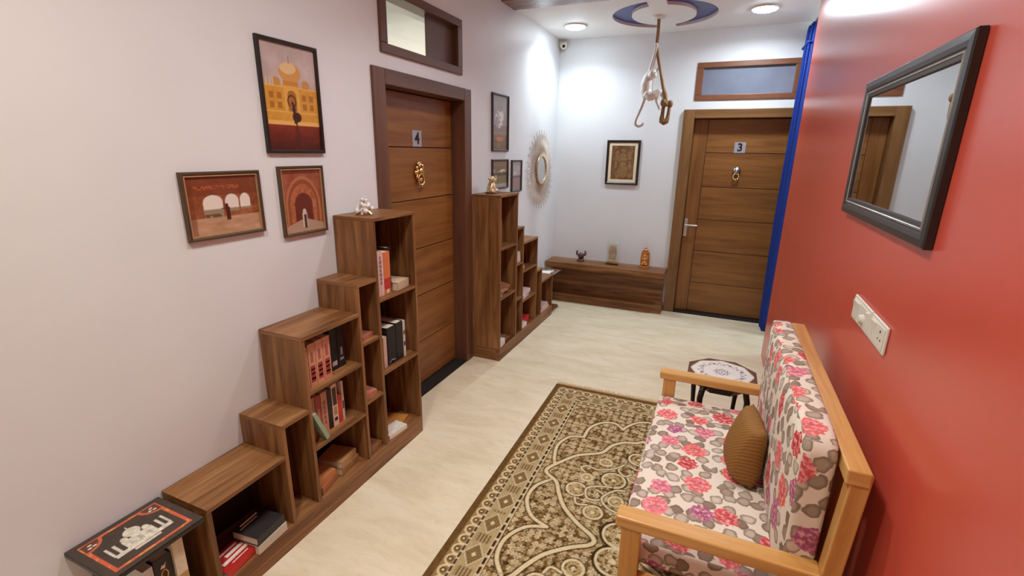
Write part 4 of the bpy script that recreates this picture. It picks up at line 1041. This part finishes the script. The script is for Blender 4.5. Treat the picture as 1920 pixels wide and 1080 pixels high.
def sofa():
    y0, y1 = 1.305, 2.520
    r = thing('sofa', 'two seat pine framed sofa with floral cushions against the red wall', 'sofa', (1.93, 1.91, .008))
    for s, ya in ((0, y0), (1, y1)):
        a, b = (ya+.006, ya+.056) if s == 0 else (ya-.056, ya-.006)
        m = MB(); m.box((1.650, a, .009), (1.712, b, .562), 'z'); part('leg', m, M['pine'], r, bevel=.004)
        a2, b2 = (ya, ya+.064) if s == 0 else (ya-.064, ya)
        m = MB(); P = [(1.630, .560), (1.630, .602), (2.200, .602), (2.200, .560)]
        m.box((1.630, a2, .562), (2.196, b2, .603), 'x'); part('armrest', m, M['pine'], r, bevel=.006)
        m = MB(); m.box((0, a, 0), (.046, b, .90), 'z'); me_ = Matrix(((1, 0, .050, 2.166), (0, 1, 0, 0), (0, 0, 1.033, .009), (0, 0, 0, 1))); m.xf(me_); part('rear_leg', m, M['pine'], r, bevel=.004)
        m = MB(); m.box((1.712, a+.006, .300), (2.18, b-.006, .376), 'x'); part('side_rail', m, M['pine'], r, bevel=.003)
    m = MB(); m.box((1.652, y0+.056, .300), (1.682, y1-.056, .376), 'y'); part('front_rail', m, M['pine'], r, bevel=.003)
    m = MB(); m.box((2.150, y0+.056, .300), (2.178, y1-.056, .376), 'y'); part('rear_rail', m, M['pine'], r, bevel=.003)
    for k in range(6):
        m = MB(); yy = y0+.16+k*.17; m.box((1.682, yy, .350), (2.150, yy+.07, .368), 'x'); part('seat_slat', m, M['pine'], r)
    m = MB(); m.box((2.196, y0, .905), (2.252, y1, .948), 'y'); part('top_rail', m, M['pine'], r, bevel=.005)
    for k in range(5):
        m = MB(); yy = y0+.13+k*.225; m.box((0, yy, .38), (.018, yy+.06, .88), 'z'); m.xf(Matrix(((1, 0, .050, 2.190), (0, 1, 0, 0), (0, 0, 1.04, .0), (0, 0, 0, 1)))); part('back_slat', m, M['pine'], r)
    o = cushion('seat_cushion', (1.636, y0+.066, .377), (2.150, y1-.066, .478), r, M['floral'], .010, .024)
    o = cushion('back_cushion', (2.100, y0+.060, .462), (2.196, y1-.060, .978), r, M['floral'], .012, .026)
    # lean the back cushion a little: shear with height
    for vtx in o.data.vertices:
        zz = vtx.co.z + world_loc(r).z; vtx.co.x += .0*(zz-.7)
    return r
sofa()
def pillow():
    S = .120; n = 20; r_ = thing('pillow', 'brown quilted velvet pillow leaning on the floral sofa back', 'pillow', (2.040, 1.895, .492))
    bm = bmesh.new(); uvl = bm.loops.layers.uv.new('UVMap'); rows = {}
    for side in (1, -1):
        for i in range(n+1):
            for j in range(n+1):
                a, b = -1+2*i/n, -1+2*j/n; edge = (1-a*a)*(1-b*b); t = .080*max(0, edge)**.24*(1-.26*b)*(.5 if side > 0 else 1)
                pinch = 1-.03*(1-abs(a)**2)*(abs(b)**3); pinch2 = 1-.03*(1-abs(b)**2)*(abs(a)**3)
                key = (side, i, j) if 0 < i < n and 0 < j < n else (0, i, j)
                if key not in rows: rows[key] = bm.verts.new((side*t if key[0] else 0, a*S*pinch2, b*S*pinch))
    for side in (1, -1):
        for i in range(n):
            for j in range(n):
                q = [(i, j), (i+1, j), (i+1, j+1), (i, j+1)]; ks = [rows[(side, *k) if 0 < k[0] < n and 0 < k[1] < n else (0, *k)] for k in q]
                f = bm.faces.new(ks if side > 0 else list(reversed(ks))); f.smooth = True
                for lp in f.loops: lp[uvl].uv = (lp.vert.co.y, lp.vert.co.z)
    me = bpy.data.meshes.new('cover'); bm.to_mesh(me); bm.free(); fixn(me); me.materials.append(M['pillow'])
    mt = Matrix.Translation((0, 0, .124)) @ Matrix.Rotation(math.radians(7), 4, 'Z') @ Matrix.Rotation(math.radians(6), 4, 'Y')
    me.transform(mt); o = bpy.data.objects.new('cover', me); o.parent = r_; COL.objects.link(o)
pillow()

# ------------------------------------------------------------------ octagonal inlaid table beyond the sofa
def marble_top(u, v):
    x, y = (u-.5)*2, (v-.5)*2; rr = np.hypot(x, y); an = np.arctan2(y, x)
    img = blank(u, (236, 234, 230)) + ((fbm(u*5, v*5)-.5)*10)[..., None]
    o = np.maximum.reduce([np.abs(x*math.cos(k*math.pi/4+math.pi/8)+y*math.sin(k*math.pi/4+math.pi/8)) for k in range(4)])
    img = mixc(img, o > .865, (112, 82, 66)); img = mixc(img, (o < .865) & (o > .83), (226, 216, 184)); 
    k = 8; t = ((an/(2*math.pi)*k) % 1)-.5
    img = mixc(img, np.hypot(t*2*math.pi*rr/k*1.0, (rr-.62)*1.6) < .055, (84, 92, 88)); 
    vine = np.abs(rr-.62-.07*np.sin(an*16)) < .014; img = mixc(img, vine & (np.abs(t) > .10), (130, 138, 130))
    for q, cc in ((24, (110, 120, 112)), (40, (170, 130, 128))):
        t2 = ((an/(2*math.pi)*q) % 1)-.5; img = mixc(img, np.hypot(t2*2*math.pi*rr/q, rr-.62-.075*np.cos(an*8+q)) < .026, cc)
    img = mixc(img, (np.abs(rr-.20-.03*np.cos(an*8)) < .016) | (np.abs(rr-.11-.03*np.cos(an*6)) < .014) | (rr < .035), (130, 122, 128))
    return mixc(img, np.abs(rr-.155) < .010, (168, 150, 156))
def oct_table():
    c = Vector((1.945, 2.915, 0)); R = .205; zt = .462
    r = thing('octagonal_table', 'small dark octagonal table with a white inlaid marble top beyond the sofa', 'side table', c)
    def octo(rad, off=math.pi/8): return [(c.x+rad*math.cos(k*math.pi/4+off), c.y+rad*math.sin(k*math.pi/4+off)) for k in range(8)]
    m = MB(); m.prism(octo(R), zt-.022, zt-.0008); part('table_top', m, plain('dark_brown_edge', (96, 66, 50), .3), r, bevel=.002)
    # inlaid disc: square sheet clipped to the octagon by dropping outside faces
    mt = Matrix.Translation(Vector((c.x, c.y, zt)) - r.location); s = colour_sheet('inlay', 2*R*.93, 2*R*.93, 150, 150, marble_top, M['inlay'], r, mt); s['label'] = 'white marble with a ring of inlaid leaves'
    bm = bmesh.new(); bm.from_mesh(s.data)
    lim = R*.905*math.cos(math.pi/8)
    kill = [f for f in bm.faces if max(abs(f.calc_center_median().x*math.cos(k*math.pi/4)+f.calc_center_median().y*math.sin(k*math.pi/4)) for k in range(4)) > lim*1.02]
    bmesh.ops.delete(bm, geom=kill, context='FACES'); bm.to_mesh(s.data); bm.free()
    m = MB(); a, b = octo(R*.93), octo(R*.70); z0, z1 = zt-.085, zt-.022
    for i in range(8):
        j = (i+1) % 8; m.quad([(*b[i], z0), (*b[j], z0), (*a[j], z1), (*a[i], z1)])
    m.cap([(*p, z0) for p in b], True); m.cap([(*p, z1) for p in a]); part('apron', m, M['black'], r)
    for k in range(4):
        an = math.pi/4+k*math.pi/2+.18; d = Vector((math.cos(an), math.sin(an), 0))
        m = MB(); m.tube([c+d*.120+Vector((0, 0, .42)), c+d*.165+Vector((0, 0, .40)), c+d*.182+Vector((0, 0, .34)), c+d*.172+Vector((0, 0, .20)), c+d*.165+Vector((0, 0, .06)), c+d*.180+Vector((0, 0, .0))], [.016, .018, .017, .013, .012, .015], 8); lg = part('leg', m, M['black'], r)
        if k == 2:
            m = MB()
            for z in (.372, .395): m.ball(c+d*.186+Vector((0, 0, z)), .005, 7, 5)
            part('stud', m, M['silver'], lg)
oct_table()
